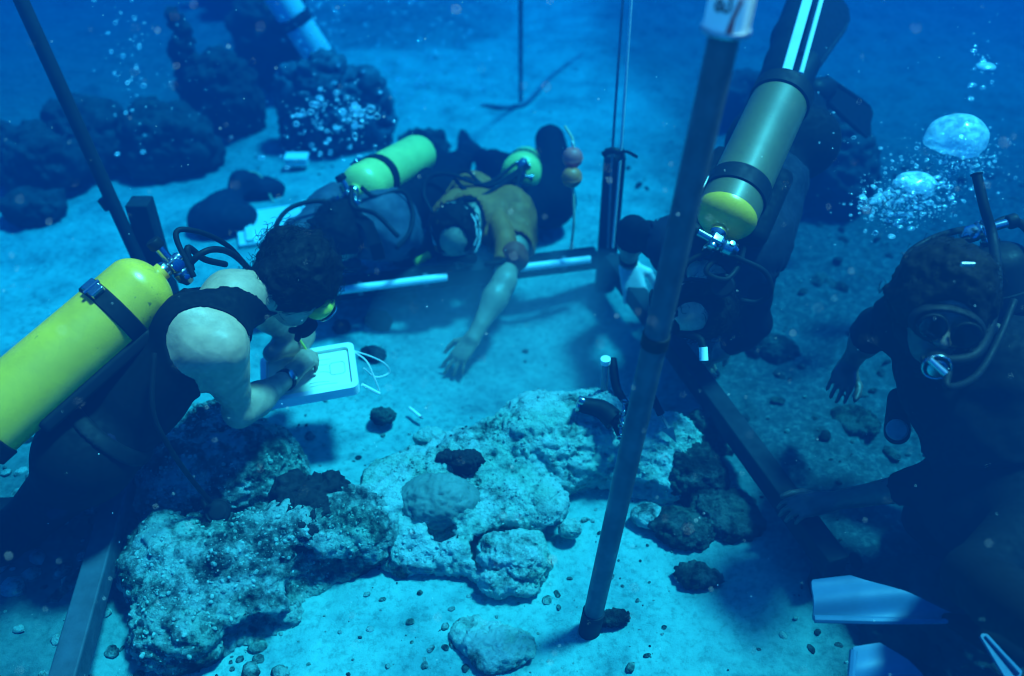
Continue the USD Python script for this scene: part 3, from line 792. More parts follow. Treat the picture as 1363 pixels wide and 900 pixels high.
def hand_sdf(wr, d, n, right, curls, spread=.12, thumb=.5, s_=1.0):
    """wr wrist, d finger direction, n the way the palm faces; curls: four (knuckle, middle, tip) bends in radians."""
    d = unit(d); n = unit(n - d * (n @ d)); s = np.cross(d, n) * (1 if right else -1)
    offs = (.027, .0095, -.0085, -.0255); lens = (.072, .080, .074, .058); prims = []; palm = []; tips = []
    palm_len = (.088, .090, .086, .080)
    for o, ln, cu, pl in zip(offs, lens, curls, palm_len):
        k = wr + s_ * (d * pl + s * o)
        palm.append(cone(wr + s_ * (d * .012 + s * o * .62), k, .0165 * s_, .0125 * s_))
        f0 = unit(d + s * o / .027 * spread); a = 0; p = k; r = .0098 if ln > .06 else .0086
        for frac, c in zip((.45, .30, .25), cu):
            a += c; q = p + s_ * ln * frac * (f0 * math.cos(a) + n * math.sin(a))
            prims.append(cone(p, q, r * s_, r * .9 * s_)); p, r = q, r * .9
        tips.append(p)
    b = wr + s_ * (d * .022 + s * .022 + n * .006); t = thumb
    t1 = b + s_ * .044 * unit(d * .62 + s * (.9 - t * .5) + n * (.15 + .5 * t)); t2 = t1 + s_ * .033 * unit(d * .9 + s * (.45 - t * .7) + n * (.2 + .4 * t)); t3 = t2 + s_ * .027 * unit(d + s * (.2 - t * .7) + n * (.25 + .3 * t))
    th = blend([cone(b, t1, .0155 * s_, .0125 * s_), cone(t1, t2, .012 * s_, .0105 * s_), cone(t2, t3, .0105 * s_, .0085 * s_)], .006)
    pm = blend(palm, .014)

    def f(p):
        x = pm(p)
        for i in range(4):
            fd = np.minimum.reduce([g(p) for g in prims[3 * i:3 * i + 3]])
            x = smin(x, fd, .006)
        return smin(x, th(p), .012)
    al = prims + [pm, th]
    f.lo = np.min([g.lo for g in al], 0); f.hi = np.max([g.hi for g in al], 0); f.tips = tips; f.thumb = t3
    return f


class Figure:
    """Joints in the world -> one continuous body surface, with clothes offset from the same surface."""

    def __init__(self, J, s=1.0, head=None, hands=(), slim=1.0):
        self.J = J; g = J.get
        up = unit(J['neck'] - J['pelvis']); side = J['shR'] - J['shL']; side = unit(side - up * (side @ up)); fwd = np.cross(up, side)
        self.up, self.side, self.fwd = up, side, fwd
        T = np.linalg.norm(J['neck'] - J['pelvis'])
        ch = J['pelvis'] + up * T * .74; wa = J['pelvis'] + up * T * .34
        m = s * slim
        self.chest, self.waist = ch, wa
        torso = [cone(ch + side * .072 * m + fwd * .01, wa + side * .05 * m, .108 * m, .090 * m), cone(ch - side * .072 * m + fwd * .01, wa - side * .05 * m, .108 * m, .090 * m),
                 cone(wa, J['pelvis'], .112 * m, .118 * m), cone(J['pelvis'] + side * .07 * s, J['pelvis'] - side * .07 * s, .112 * m),
                 cone(J['neck'] - up * .03, J['shR'], .064 * m, .054 * m), cone(J['neck'] - up * .03, J['shL'], .064 * m, .054 * m),
                 cone(ch + side * .1 * m - fwd * .03, J['shR'], .066 * m, .050 * m), cone(ch - side * .1 * m - fwd * .03, J['shL'], .066 * m, .050 * m)]
        torso += [cone(ch + side * q * .11 * m - fwd * .045, J['sh' + X] - fwd * .03 - up * .05, .055 * m, .040 * m) for q, X in ((1, 'R'), (-1, 'L'))]
        self.torso = blend(torso, .05)
        hb = J['head'] if head is None else head.w(0, -.02, -.06)
        self.neck = blend([cone(J['neck'] - up * .02, hb, .060 * m, .053 * m), cone(J['neck'] - up * .02 + side * .05, hb, .04 * m, .045 * m), cone(J['neck'] - up * .02 - side * .05, hb, .04 * m, .045 * m)], .03)
        self.arms, self.legs = [], []
        for X in 'RL':
            if 'el' + X in J:
                sh, el, wr = J['sh' + X], J['el' + X], J['wr' + X]
                e = unit(el - sh)
                a = [cone(sh, sh + (el - sh) * .35, .050 * m, .050 * m), cone(sh + (el - sh) * .3, el, .048 * m, .038 * m), cone(el, el + (wr - el) * .3, .043 * m, .045 * m), cone(el + (wr - el) * .3, wr, .045 * m, .028 * m)]
                bn = unit(wr - el) - e * (unit(wr - el) @ e); bn = unit(bn) if np.linalg.norm(bn) > .05 else fwd
                a += [cone(sh + (el - sh) * .35 + bn * .012, sh + (el - sh) * .68 + bn * .014, .038 * m, .034 * m), cone(sh + (el - sh) * .25 - bn * .014, sh + (el - sh) * .6 - bn * .014, .038 * m, .033 * m), cone(el + (wr - el) * .08 + bn * .008, el + (wr - el) * .42 + bn * .006, .036 * m, .034 * m)]
                self.arms.append(blend(a, .03))
            if 'kn' + X in J:
                hp = J.get('hip' + X, J['pelvis'] + side * (.09 if X == 'R' else -.09)); kn = J['kn' + X]
                a = [cone(hp, kn, .090 * m, .060 * m)]
                if 'an' + X in J:
                    an = J['an' + X]
                    a += [cone(kn, kn + (an - kn) * .35, .06 * m, .06 * m), cone(kn + (an - kn) * .35, an, .06 * m, .04 * m)]
                    if 'toe' + X in J:
                        a.append(cone(an, J['toe' + X], .045 * m, .034 * m))
                self.legs.append(blend(a, .03))
        self.headf, self.hands = head, list(hands)
        parts = [self.torso, self.neck] + self.arms + self.legs

        def core(p):
            d = smin(self.torso(p), self.neck(p), .05)
            for l in self.legs:
                d = smin(d, l(p), .05)
            for l in self.arms:
                d = smin(d, l(p), .05)
            return d

        def f(p):
            d = core(p)
            if head is not None:
                d = smin(d, head(p), .02)
            for h in self.hands:
                d = smin(d, h(p), .016)
            return d
        al = parts + ([head] if head is not None else []) + self.hands
        for q in (f, core):
            q.lo = np.min([x.lo for x in al], 0); q.hi = np.max([x.hi for x in al], 0)
        self.f, self.core = f, core

    def body(self, step=.0065):
        return roughen(relax(nets(self.f, step), 1), .005, 26, 3, 5)

    def cloth(self, region, t=.006, step=.0075, lo=None, hi=None, noise=0.0, nscale=14, seed=0, k=.006):
        def g(p):
            d = self.core(p) - t
            if noise:
                d = d - noise * (meshkit.fbm(p.astype(float) * nscale, 3, seed) - .5)
            return smax(d, region(p), k)
        g.lo = self.core.lo if lo is None else lo; g.hi = self.core.hi if hi is None else hi
        return relax(nets(g, step), 1)


def minus(*fs):
    """Region outside all the given shapes."""
    return lambda p: -np.minimum.reduce([f(p) for f in fs])


def near_part(of, others, margin=0.0):
    """Region nearer to the shapes 'of' than to the others."""
    return lambda p: np.minimum.reduce([f(p) for f in of]) - np.minimum.reduce([f(p) for f in others]) - margin


def curves(name, lines, widths, mat_, parent):
    path = numbered(str(parent.GetPath()) + '/' + name)
    top = parent
    while str(top.GetPath().GetParentPath()) != '/World':
        top = top.GetParent()
    loc = np.array([float(x) for x in top.GetCustomDataByKey('loc_').split(',')])
    c = UsdGeom.BasisCurves.Define(stage, path)
    c.CreateTypeAttr('linear'); c.CreateWrapAttr('nonperiodic')
    c.CreatePointsAttr(Vt.Vec3fArray.FromNumpy((np.vstack(lines) - loc).astype(np.float32)))
    c.CreateCurveVertexCountsAttr(Vt.IntArray([len(x) for x in lines]))
    w = np.concatenate([np.linspace(widths, widths * .4, len(x)) for x in lines])
    c.CreateWidthsAttr(Vt.FloatArray.FromNumpy(w.astype(np.float32))); c.SetWidthsInterpolation('vertex')
    UsdShade.MaterialBindingAPI.Apply(c.GetPrim()).Bind(MAT[mat_])
    c.GetPrim().SetCustomDataByKey('kind', 'stuff')
    return c.GetPrim()


def hair(head, parent, thick=.03, noise=.05, nscale=14, strands=500, length=.09, curl=.012, seed=0, cover=None, drift=(0, 0, .4), width=.0022, step=.006):
    """Dark hair: a lumpy mass over the skull and curling strands that float off it."""
    w, R, c = head.w, head.R, head.c
    mass = blend([ball(w(0, -.025, .03), (.080 + thick, .098 + thick, .088 + thick), R), ball(w(0, -.055, -.03), (.066 + thick * .8, .06 + thick, .08 + thick * .6), R)], .05)
    face = blend([ball(w(0, .125, -.03), (.075, .095, .10), R), ball(w(0, .10, -.10), (.09, .08, .08), R)], .03)

    def g(p):
        d = mass(p) - noise * (meshkit.fbm(p.astype(float) * nscale, 4, seed) - .5)
        d = smax(d, -face(p), .02)
        return d if cover is None else smax(d, cover(p), .02)
    g.lo, g.hi = mass.lo - noise, mass.hi + noise
    m = relax(nets(g, step), 1)
    o = part('hair', roughen(m, .012, 60, 2, seed), 'hair_dark', parent, smooth=True)
    r = np.random.default_rng(seed); n = normals(m); v = np.array(m.vertices); lines = []
    for i in r.integers(0, len(v), strands):
        d = unit(n[i] + .5 * r.normal(size=3)); p = v[i] - n[i] * .006; out = [p]
        x = frame(d); ph = r.random() * 6.3; cl = curl * (.5 + r.random()); ll = length * (.4 + .8 * r.random())
        for t in np.linspace(.1, 1, 9):
            d2 = unit(d + np.array(drift) * t)
            out.append(p + d2 * ll * t + cl * min(1, t * 3) * (x[:, 0] * math.cos(ph + 9 * t) + x[:, 1] * math.sin(ph + 9 * t)))
        lines.append(np.array(out))
    curves('hair_strands', lines, width, 'hair_dark', o)
    return o


def mask(head, parent, strap='rubber', rim='rubber', two=True):
    w, R = head.w, head.R
    sh = lambda s: ball(w(0, .100, .0), (s * .080, .030, s * .046), R)

    def g(p):
        a = ball(w(0, .088, -.002), (.082, .040, .050), R)(p); b = ball(w(0, .112, .0), (.072, .034, .040), R)(p)
        return smax(smax(a, -b, .006), -ball(w(0, .05, 0), (.07, .06, .04), R)(p), .006)
    g.lo = w(0, .088, 0) - .1; g.hi = w(0, .088, 0) + .1
    m_ = part('mask', relax(nets(g, .004), 1), rim, parent, smooth=True)
    if two:
        for s in (-1, 1):
            part('lens', place(lathe([(0, 0), (.026, 0), (.030, .002), (.026, .004), (0, .004)], 24), R @ np.array([[1, 0, 0], [0, 0, 1], [0, -1, 0]]) @ np.diag([1.1, 1, 1]), w(s * .036, .116, .0)), 'mask_glass', m_)
            part('lens_rim', place(trimesh.creation.torus(.029, .0035, 24, 8), R @ np.array([[1, 0, 0], [0, 0, 1], [0, -1, 0]]), w(s * .036, .117, .0)), 'chrome' if rim != 'rubber' else 'rubber', m_)
    else:
        part('lens', box((.13, .004, .06), R, w(0, .113, 0), .0015), 'mask_glass', m_)
    pts = [w(.094 * math.cos(a) * 1.0, -.01 + .118 * math.sin(a), .004 + .012 * math.sin(a) * -1) for a in np.linspace(math.radians(38), math.radians(-218), 15)]
    lines = np.array(pts)
    part('mask_strap', strip(lines, R[:, 2], .022, .005), strap, m_)
    return m_


def strip(pts, wdir, width, thick):
    """A flat band along the points; wdir is the direction of its width."""
    p = np.asarray(pts, float); t = np.gradient(p, axis=0); t /= np.linalg.norm(t, axis=1, keepdims=True)
    wd = np.broadcast_to(wdir, p.shape); wd = wd - t * (wd * t).sum(1, keepdims=True); wd /= np.linalg.norm(wd, axis=1, keepdims=True)
    n = np.cross(t, wd); v = []
    for a, b in ((-1, -1), (1, -1), (1, 1), (-1, 1)):
        v.append(p + wd * a * width / 2 + n * b * thick / 2)
    v = np.stack(v, 1).reshape(-1, 3); f = []
    for i in range(len(p) - 1):
        for j in range(4):
            k = (j + 1) % 4; a, b, c, d = 4 * i + j, 4 * i + k, 4 * i + 4 + k, 4 * i + 4 + j
            f += [[a, b, c], [a, c, d]]
    f += [[0, 2, 1], [0, 3, 2]]; e = 4 * (len(p) - 1); f += [[e, e + 1, e + 2], [e, e + 2, e + 3]]
    return trimesh.Trimesh(v, np.array(f), process=False)


def second_stage(c, face, upv, parent, name='regulator', r=.034, cover='rubber'):
    """Demand valve: round case with a ribbed cover, exhaust tee and mouthpiece stub."""
    R = frame(face, upv)
    b = part(name, place(lathe([(0, -.022), (.014, -.022), (.016, -.012), (r * .95, -.008), (r, .004), (r * .9, .012), (0, .015)], 32), R, c), 'rubber', parent)
    part('purge_cover', place(lathe([(0, .0155), (r * .62, .0150), (r * .66, .0175), (r * .5, .019), (0, .0195)], 28), R, c), cover, b)
    part('cover_ring', place(trimesh.creation.torus(r * .9, .003, 32, 8), R, c + R @ V(0, 0, .010)), cover, b)
    part('exhaust_tee', join(tube([c + R @ V(-r * .6, 0, -.004), c + R @ V(-r * 1.2, r * 1.0, -.006)], [.012, .009], 10, smooth=False), tube([c + R @ V(-r * .6, 0, -.004), c + R @ V(-r * 1.2, -r * 1.0, -.006)], [.012, .009], 10, smooth=False)), 'rubber', b)
    return b


def tank(label, top, bottom, dia, body, shoulder=None, boot='rubber', straps=(.2,), knob_dir=(0, 0, 1), valve=True, strap_w=.05, boot_h=.05, group=None):
    """A diving cylinder: domed shoulder at 'top', valve beyond it, boot at the other end, straps at fractions from the top."""
    a = unit(top - bottom); Ln = np.linalg.norm(top - bottom); r = dia / 2
    R = frame(a, np.array(knob_dir, float)); o = bottom
    t = thing('scuba_tank', label, 'scuba tank', bottom)
    dome = [(r * math.cos(q), Ln - r * .78 + r * .74 * math.sin(q)) for q in np.linspace(0, 1.38, 14)]
    if shoulder is None:
        prof = [(0, 0), (r * .7, .002), (r * .93, .012), (r, .035)] + dome + [(.024, Ln - .006), (.024, Ln + .006), (0, Ln + .006)]
        part('cylinder', place(lathe(prof, 56), R, o), body, t, smooth=35)
    else:
        prof = [(0, 0), (r * .7, .002), (r * .93, .012), (r, .035), (r, Ln - r * .80)]
        part('cylinder', place(lathe(prof + [(0, Ln - r * .80)], 56), R, o), body, t, smooth=35)
        part('shoulder', place(lathe([(r * .995, Ln - r * .80)] + [(x * 1.012, z) for x, z in dome] + [(.024, Ln - .006), (.024, Ln + .006), (0, Ln + .006)], 56), R, o), shoulder, t, smooth=35)
    if boot:
        part('boot', place(lathe([(0, -.006), (r * .9, -.006), (r + .006, .01), (r + .007, boot_h), (r + .0005, boot_h + .004)], 48), R, o), boot, t, smooth=35)
    for s in straps:
        z = Ln * (1 - s)
        b = part('cam_band', place(lathe([(r + .0005, z - strap_w / 2), (r + .006, z - strap_w / 2 + .003), (r + .006, z + strap_w / 2 - .003), (r + .0005, z + strap_w / 2)], 48), R, o), 'rubber', t, smooth=35)
        q = R @ V(math.cos(.5), math.sin(.5), 0)
        part('buckle', join(box((.018, .05, strap_w * .8), np.stack([q, np.cross(a, q), a], 1), o + a * z + q * (r + .012), .004), tube([o + a * (z - strap_w * .5) + q * (r + .02), o + a * (z + strap_w * .5) + q * (r + .02)], .005, 8, smooth=False)), 'chrome', b)
    if valve:
        w = lambda *p: o + a * Ln + R @ V(*p)
        v = part('valve', join(place(lathe([(.0, .004), (.024, .004), (.021, .016), (.015, .022), (.015, .058), (.012, .064), (0, .066)], 24), R, o + a * Ln), tube([w(0, 0, .036), w(.052, 0, .036)], .012, 14, smooth=False)), 'chrome', t)
        part('valve_knob', place(lathe([(0, 0), (.017, 0), (.020, .004), (.020, .020), (.017, .025), (0, .025)], 14), frame(R[:, 0]), w(.052, 0, .036)), 'rubber', v)
        rg = part('first_stage', join(place(lathe([(0, 0), (.02, 0), (.022, .006), (.019, .012), (.023, .016), (.023, .038), (.018, .044), (.012, .056), (0, .058)], 24), frame(-R[:, 0]), w(-.014, 0, .036)),
                                      box((.034, .044, .030), R, w(-.004, 0, .036), .006)), 'chrome', t)
        part('yoke_screw', place(lathe([(0, 0), (.008, 0), (.008, .02), (.016, .022), (.016, .034), (0, .036)], 12), frame(R[:, 1]), w(0, .02, .036)), 'chrome', rg)
        for sg in (-1, 1):
            part('port_plug', place(lathe([(0, 0), (.008, 0), (.008, .012), (0, .013)], 10), frame(R[:, 1] * sg), w(-.045, sg * .018, .036)), 'chrome', rg)
    t_o = lambda *p: o + a * Ln + R @ V(*p)
    return t, t_o


def hose(t, pts, r=.0075, name='hose'):
    return part(name, tube(pts, r, 12, 8), 'rubber', t, smooth=True)


# ---------------- diver at the left, writing on the board
def P1(px, py, D):
    return P(px, py, D * 1.06)


J = dict(neck=P1(318, 388, 2.28), pelvis=P1(118, 598, 2.22), shR=P1(292, 462, 2.14), shL=P1(338, 402, 2.47))
J['elR'] = reach(J['shR'], 318, 548, 0.302); J['wrR'] = reach(J['elR'], 384, 503, 0.270)
J['elL'] = reach(J['shL'], 400, 445, 0.297); J['wrL'] = P1(362, 470, 2.62)
J['hipR'] = P1(112, 618, 2.17); J['hipL'] = P1(120, 600, 2.36)
J['knR'] = reach(J['hipR'], 30, 700, .44); J['knL'] = reach(J['hipL'], 40, 690, 0.445)
J['anR'] = reach(J['knR'], -75, 760, .42, False); J['anL'] = P1(-90, 705, 2.45)
hc = P1(398, 374, 2.37)
hd1 = head_sdf(hc, P1(432, 345, 2.38) - hc, P1(412, 470, 2.47) - hc)
J['head'] = hc
bq = [P1(338, 469, 2.72), P1(474, 462, 2.74), P1(482, 522, 2.60), P1(352, 545, 2.56)]
bex = unit(bq[2] - bq[3]); bey = unit((bq[1] - bq[2]) - bex * ((bq[1] - bq[2]) @ bex)); ben = np.cross(bex, bey)
hR = hand_sdf(J['wrR'], P1(413, 472, J['wrR'][1] * 0 + 2.62) - J['wrR'], -ben, True, [(.75, .95, .5), (.85, 1.0, .5), (1.0, 1.1, .5), (1.1, 1.1, .5)], .04, .75)
hL = hand_sdf(J['wrL'], P1(372, 462, 2.70) - J['wrL'], ben * .3 - bey, False, [(.5, .6, .3)] * 4, .05, .5)
F1 = Figure(J, 1.05, hd1, [hR, hL], slim=.95)
d1 = thing('person', 'diver in a sleeveless black wetsuit with bare arms, writing on a white board', 'person', G(118, 640))
part('body', F1.body(), 'skin', d1, smooth=True)
shoulder_holes = [ball(J['shR'] + F1.side * .04 - F1.fwd * .012 - F1.up * .012, (.110, .118, .098), np.stack([F1.side, F1.fwd, F1.up], 1)), ball(J['shL'] - F1.side * .035, .10)]
neck_hole = blend([cone(J['neck'] + F1.up * .02 - F1.fwd * .02, hc, .088, .085), ball(J['neck'] - F1.fwd * .055 + F1.up * .0, .085)], .03)
arm_cut = blend([cone(J['shR'] + (J['elR'] - J['shR']) * .15, J['elR'], .09, .07), cone(J['elR'], J['wrR'], .07, .06)], .03)
arm_cutL = blend([cone(J['shL'] + (J['elL'] - J['shL']) * .2, J['elL'], .09, .07), cone(J['elL'], J['wrL'], .07, .06)], .03)
part('wetsuit', F1.cloth(minus(*shoulder_holes, neck_hole, arm_cut, arm_cutL), .006), 'neoprene', d1, smooth=True)
part('suit_stripe', F1.cloth(lambda p: np.maximum(cone(P1(170, 555, 2.06), P1(70, 690, 2.2), .024)(p), -1e9), .009, lo=P1(150, 630, 2.0) - .3, hi=P1(150, 630, 2.0) + .3), 'neoprene_purple', d1, smooth=True)
part('weight_belt', F1.cloth(lambda p: np.maximum(np.abs((p - (J['pelvis'] + F1.up * .08)) @ F1.up.astype(np.float32)) - .018, minus(arm_cut, arm_cutL)(p)), .016, lo=J['pelvis'] - .3, hi=J['pelvis'] + .35), 'rubber', d1, smooth=True)
hair(hd1, d1, thick=.020, noise=.07, nscale=17, strands=420, length=.035, curl=.010, seed=3, drift=(.1, 0, .2))
mk = mask(hd1, d1, rim='yellow_plastic')
second_stage(hd1.w(0, .125, -.075), hd1.R[:, 1], hd1.R[:, 2], d1)
wd = unit(J['wrR'] - J['elR']); Rw = frame(wd)
wt = part('wrist_watch', place(lathe([(.031, -.010), (.034, -.008), (.034, .008), (.031, .010), (.027, 0)], 30), Rw, J['wrR'] - wd * .018), 'rubber', d1)
wn = unit(unit(V(0, 0, CAM_H) - J['wrR']) - wd * (unit(V(0, 0, CAM_H) - J['wrR']) @ wd))
part('watch_face', place(lathe([(0, 0), (.016, 0), (.017, .005), (.012, .008), (0, .008)], 20), frame(wn), J['wrR'] - wd * .018 + wn * .031), 'chrome', wt)
a1 = unit(P1(215, 362, 2.18) - P1(-52, 592, 1.98))
T1 = P1(215, 362, 2.18); t1, w1 = tank('big yellow scuba tank with a black band on the back of the note-taking diver', T1, T1 - a1 * .66, .186, 'tank_yellow', straps=(.235, .86), knob_dir=(-.2, .3, 1), strap_w=.045)
hose(t1, [w1(-.06, .02, .05), P1(234, 312, 2.2), P1(262, 308, 2.25), P1(300, 325, 2.35), P1(325, 350, 2.45)])
hose(t1, [w1(-.05, -.03, .03), P1(262, 342, 2.22), P1(285, 332, 2.25), P1(312, 340, 2.35), P1(345, 372, 2.5), hd1.w(-.05, .11, -.07)], .009)
hose(t1, [w1(-.05, 0, .06), P1(250, 330, 2.22), P1(272, 345, 2.28), P1(300, 352, 2.38)], .009)
oct_c = P1(290, 681, 2.36)
hose(t1, [P1(205, 470, 2.05), P1(203, 545, 2.06), P1(222, 590, 2.12), P1(250, 632, 2.24), P1(280, 668, 2.33)], .0068)
second_stage(oct_c, P1(270, 660, 2.0) - oct_c, V(1, 0, .2), t1, 'spare_regulator', .036)
part('backplate_harness', join(strip([T1 - a1 * .10 + V(.05, .02, -.06), P1(248, 392, 2.16), P1(286, 398, 2.26), P1(318, 428, 2.24)], V(0, 1, .3), .04, .006), box((.05, .22, .34), np.stack([np.cross(V(0, 1, 0), a1), V(0, 1, 0) - a1 * a1[1], a1], 1), T1 - a1 * .3 + np.cross(V(0, 1, 0), a1) * -.11 * np.sign(np.cross(V(0, 1, 0), a1)[2] + 1e-6), .015)), 'rubber', t1)

# the board, its string and the pencil
bc = sum(bq) / 4; RB = np.stack([bex, bey, ben], 1); bw, bh = np.linalg.norm(bq[2] - bq[3]), np.linalg.norm(bq[1] - bq[2])
brd = thing('drawing_board', 'white plastic drawing board with a sheet of paper under the left diver’s hand'.replace('’', "'"), 'drawing board', bc)
from shapely.geometry import Polygon, box as sbox


def rrect(w, h, r):
    return sbox(-w / 2 + r, -h / 2 + r, w / 2 - r, h / 2 - r).buffer(r, 8)


def sheet(poly, t, z, R, o):
    m = trimesh.creation.extrude_polygon(poly, t, engine='earcut'); m.apply_translation((0, 0, z)); return place(m, R, o)


part('panel', sheet(rrect(bw, bh, .022), .022, -.022, RB, bc), 'white_plastic', brd, smooth=30)
part('raised_rim', sheet(rrect(bw, bh, .022).difference(rrect(bw - .036, bh - .036, .014)), .014, .0, RB, bc), 'white_plastic', brd, smooth=30)
part('paper', sheet(rrect(bw - .05, bh - .045, .003), .0012, .0015, RB, bc), 'paper', brd, smooth=30)
plain('pencil_grey', (.45, .45, .40), .9, var=.2)
part('sketched_square', sheet(rrect(.05, .058, .012).difference(rrect(.043, .051, .010)), .0006, .0028, RB, bc + bex * bw * .30 + bey * .004), 'pencil_grey', brd, smooth=30)
plain('pencil_grey', (.45, .45, 0.424), .9, var=.2)
for k, (x0, y0, x1, y1) in enumerate([(-.02, .05, .07, .052), (-.02, .03, .06, .028), (.0, -.045, .06, -.05), (.0, -.06, .085, -.062), (.03, .0, .065, -.01)]):
    part('pencil_line', tube([bc + RB @ V(x0, y0, .003), bc + RB @ V((x0 + x1) / 2, (y0 + y1) / 2 + .003, .003), bc + RB @ V(x1, y1, .003)], .0011, 5), 'pencil_grey', brd)
e_ = bc + RB @ V(bw / 2 - .01, bh / 2 - .03, .004)
part('string', join(tube([e_, P1(487, 480, 2.66), P1(497, 500, 2.66), P1(505, 520, 2.68)], .0028, 7), tube([e_, P1(492, 474, 2.7), P1(512, 484, 2.72), P1(518, 496, 2.74), P1(500, 502, 2.72), P1(484, 490, 2.68)], .0026, 7)), 'cord_white', brd)
part('tied_pencil', tube([P1(482, 512, 2.62), P1(505, 524, 2.66)], .005, 8, smooth=False), 'white_plastic', brd)
pe = thing('pencil', 'short pencil gripped in the fingers of the note-taking diver', 'pencil', hR.tips[0])
pt = hR.tips[0] * .6 + hR.thumb * .4; pd = unit(ben * .8 - bex * .3 + bey * .25)
part('shaft', tube([pt - pd * .03, pt + pd * .10], .0038, 8, smooth=False), 'yellow_plastic', pe)
part('point', tube([pt - pd * .045, pt - pd * .03], [.0006, .0038], 8, smooth=False), 'pencil_grey', pe)

# ---------------- diver behind, green tank
def P2(px, py, D):
    return P(px, py, D + 0.28)


J = dict(neck=P2(452, 308, 3.0), pelvis=P2(545, 262, 3.45), shR=P2(408, 318, 3.02), shL=P2(522, 312, 3.08))
J['elR'] = reach(J['shR'], 398, 358, .28); J['wrR'] = reach(J['elR'], 468, 352, .25)
J['elL'] = reach(J['shL'], 556, 330, .28); J['wrL'] = reach(J['elL'], 522, 350, .25)
J['knR'] = reach(J['pelvis'], 575, 222, .42); J['knL'] = reach(J['pelvis'], 600, 232, .42)
J['anR'] = reach(J['knR'], 560, 185, .40); J['anL'] = reach(J['knL'], 620, 205, .4)
hc = P2(452, 318, 2.98); J['head'] = hc
hd2 = head_sdf(hc, P2(430, 318, 2.8) - hc, V(0, -.25, -1))
h2R = hand_sdf(J['wrR'], J['wrR'] - J['elR'] + V(0, 0, -.1), V(0, 0, -1), True, [(.4, .5, .3)] * 4)
h2L = hand_sdf(J['wrL'], J['wrL'] - J['elL'] + V(0, 0, -.1), V(0, -.3, -1), False, [(.6, .7, .4)] * 4)
F2 = Figure(J, 1.0, hd2, [h2R, h2L])
d2 = thing('person', 'diver in a blue-grey vest bent over the back beam beneath the green tank', 'person', G(480, 330))
part('body', F2.body(.008), 'skin_tan', d2, smooth=True)
nk2 = blend([cone(J['neck'] + F2.up * .02, hc, .075, .09)], .02)
hands2 = [cone(J['wr' + X], J['wr' + X] + unit(J['wr' + X] - J['el' + X]) * .2, .08) for X in 'RL']
part('wetsuit', F2.cloth(minus(nk2, *hands2), .006, .009), 'neoprene', d2, smooth=True)
up2 = F2.up.astype(np.float32)
def vest_region(F, J, lo=.10, arm=.085):
    cuts = [cone(J['sh' + X] + (J['el' + X] - J['sh' + X]) * .28, J['el' + X], arm) for X in 'RL'] + [cone(J['el' + X], J['wr' + X] + .2 * (J['wr' + X] - J['el' + X]), arm) for X in 'RL']
    nk = cone(J['neck'] + F.up * .03, J['head'], .085)
    return lambda p: np.maximum.reduce([-np.minimum.reduce([c(p) for c in cuts] + [nk(p)]), lo - (p - J['pelvis']) @ F.up.astype(np.float32)])
part('vest', F2.cloth(vest_region(F2, J, .26), .020, .009, noise=.035, seed=4), 'vest_blue', d2, smooth=True)
part('shoulder_strap', strip([P2(415, 292, 2.92), P2(430, 300, 2.88), P2(436, 322, 2.85), P2(440, 340, 2.83)], V(1, 0, 0), .045, .012), 'neoprene', d2)
part('shoulder_strap', strip([P2(470, 285, 2.95), P2(490, 300, 2.9), P2(500, 325, 2.88), P2(505, 345, 2.9)], V(1, 0, 0), .045, .012), 'neoprene', d2)
hair(hd2, d2, thick=.012, noise=.05, nscale=14, strands=200, length=.03, curl=.008, seed=5, step=.008)
mask(hd2, d2)
FINS2 = (J['anL'], J['knL'], J['anR'], J['knR'])
T2 = P2(472, 254, 3.02); a2 = unit(T2 - P2(542, 214, 3.42))
t2, w2 = tank('pale green scuba tank pointing away, on the second diver from the left', T2, T2 - a2 * .60, .172, 'tank_pale', straps=(.30,), knob_dir=(-.6, -.3, .8), boot=None)
hose(t2, [w2(-.03, .03, .05), P2(420, 268, 2.95), P2(385, 278, 2.9), P2(368, 300, 2.86), P2(364, 328, 2.84)], .0085)
hose(t2, [w2(.0, -.05, .03), P2(500, 262, 2.98), P2(535, 255, 3.05), P2(549, 280, 3.05), P2(545, 310, 3.0), P2(528, 330, 2.95)], .0085)
hose(t2, [w2(.02, -.03, .05), P2(470, 275, 2.92), P2(500, 285, 2.9), P2(530, 315, 2.88)], .0085)
ytb = thing('yellow_tube', 'short yellow tube resting on the back beam between two divers', 'tube', P2(563, 345, 3.2))
part('barrel', tube([P2(552, 350, 3.2), P2(572, 339, 3.22)], .016, 14, smooth=False), 'yellow_plastic', ytb)
part('stopper', tube([P2(572, 339, 3.22), P2(578, 336, 3.22)], .012, 14, smooth=False), 'rubber', ytb)

# ---------------- middle diver, reaching down to the sand
def P3(px, py, D):
    return P(px, py, D + 0.17)


J = dict(neck=P3(628, 288, 3.38), pelvis=P3(712, 262, 3.78), shR=P3(598, 290, 3.48), shL=P3(684, 322, 3.36))
J['elL'] = G(672, 374, .22); J['wrL'] = G(630, 450, .10)
J['elR'] = reach(J['shR'], 572, 330, .25); J['wrR'] = reach(J['elR'], 560, 348, .22)
J['knL'] = reach(J['pelvis'], 732, 186, .42); J['knR'] = reach(J['pelvis'], 668, 222, .42)
J['anL'] = P3(742, 215, 4.25); J['anR'] = reach(J['knR'], 636, 210, .38)
hc = P3(608, 314, 3.24); J['head'] = hc
hd3 = head_sdf(hc, P3(592, 308, 3.06) - hc, V(.05, -.35, -1))
wl = J['wrL']
h3L = hand_sdf(wl, G(606, 482, .035) - wl, V(.1, .35, -1), False, [(.25, .25, .2), (.1, .2, .15), (.15, .25, .2), (.25, .3, .2)], .32, .1)
h3R = hand_sdf(J['wrR'], J['wrR'] - J['elR'], V(0, .3, -1), True, [(.5, .7, .4)] * 4)
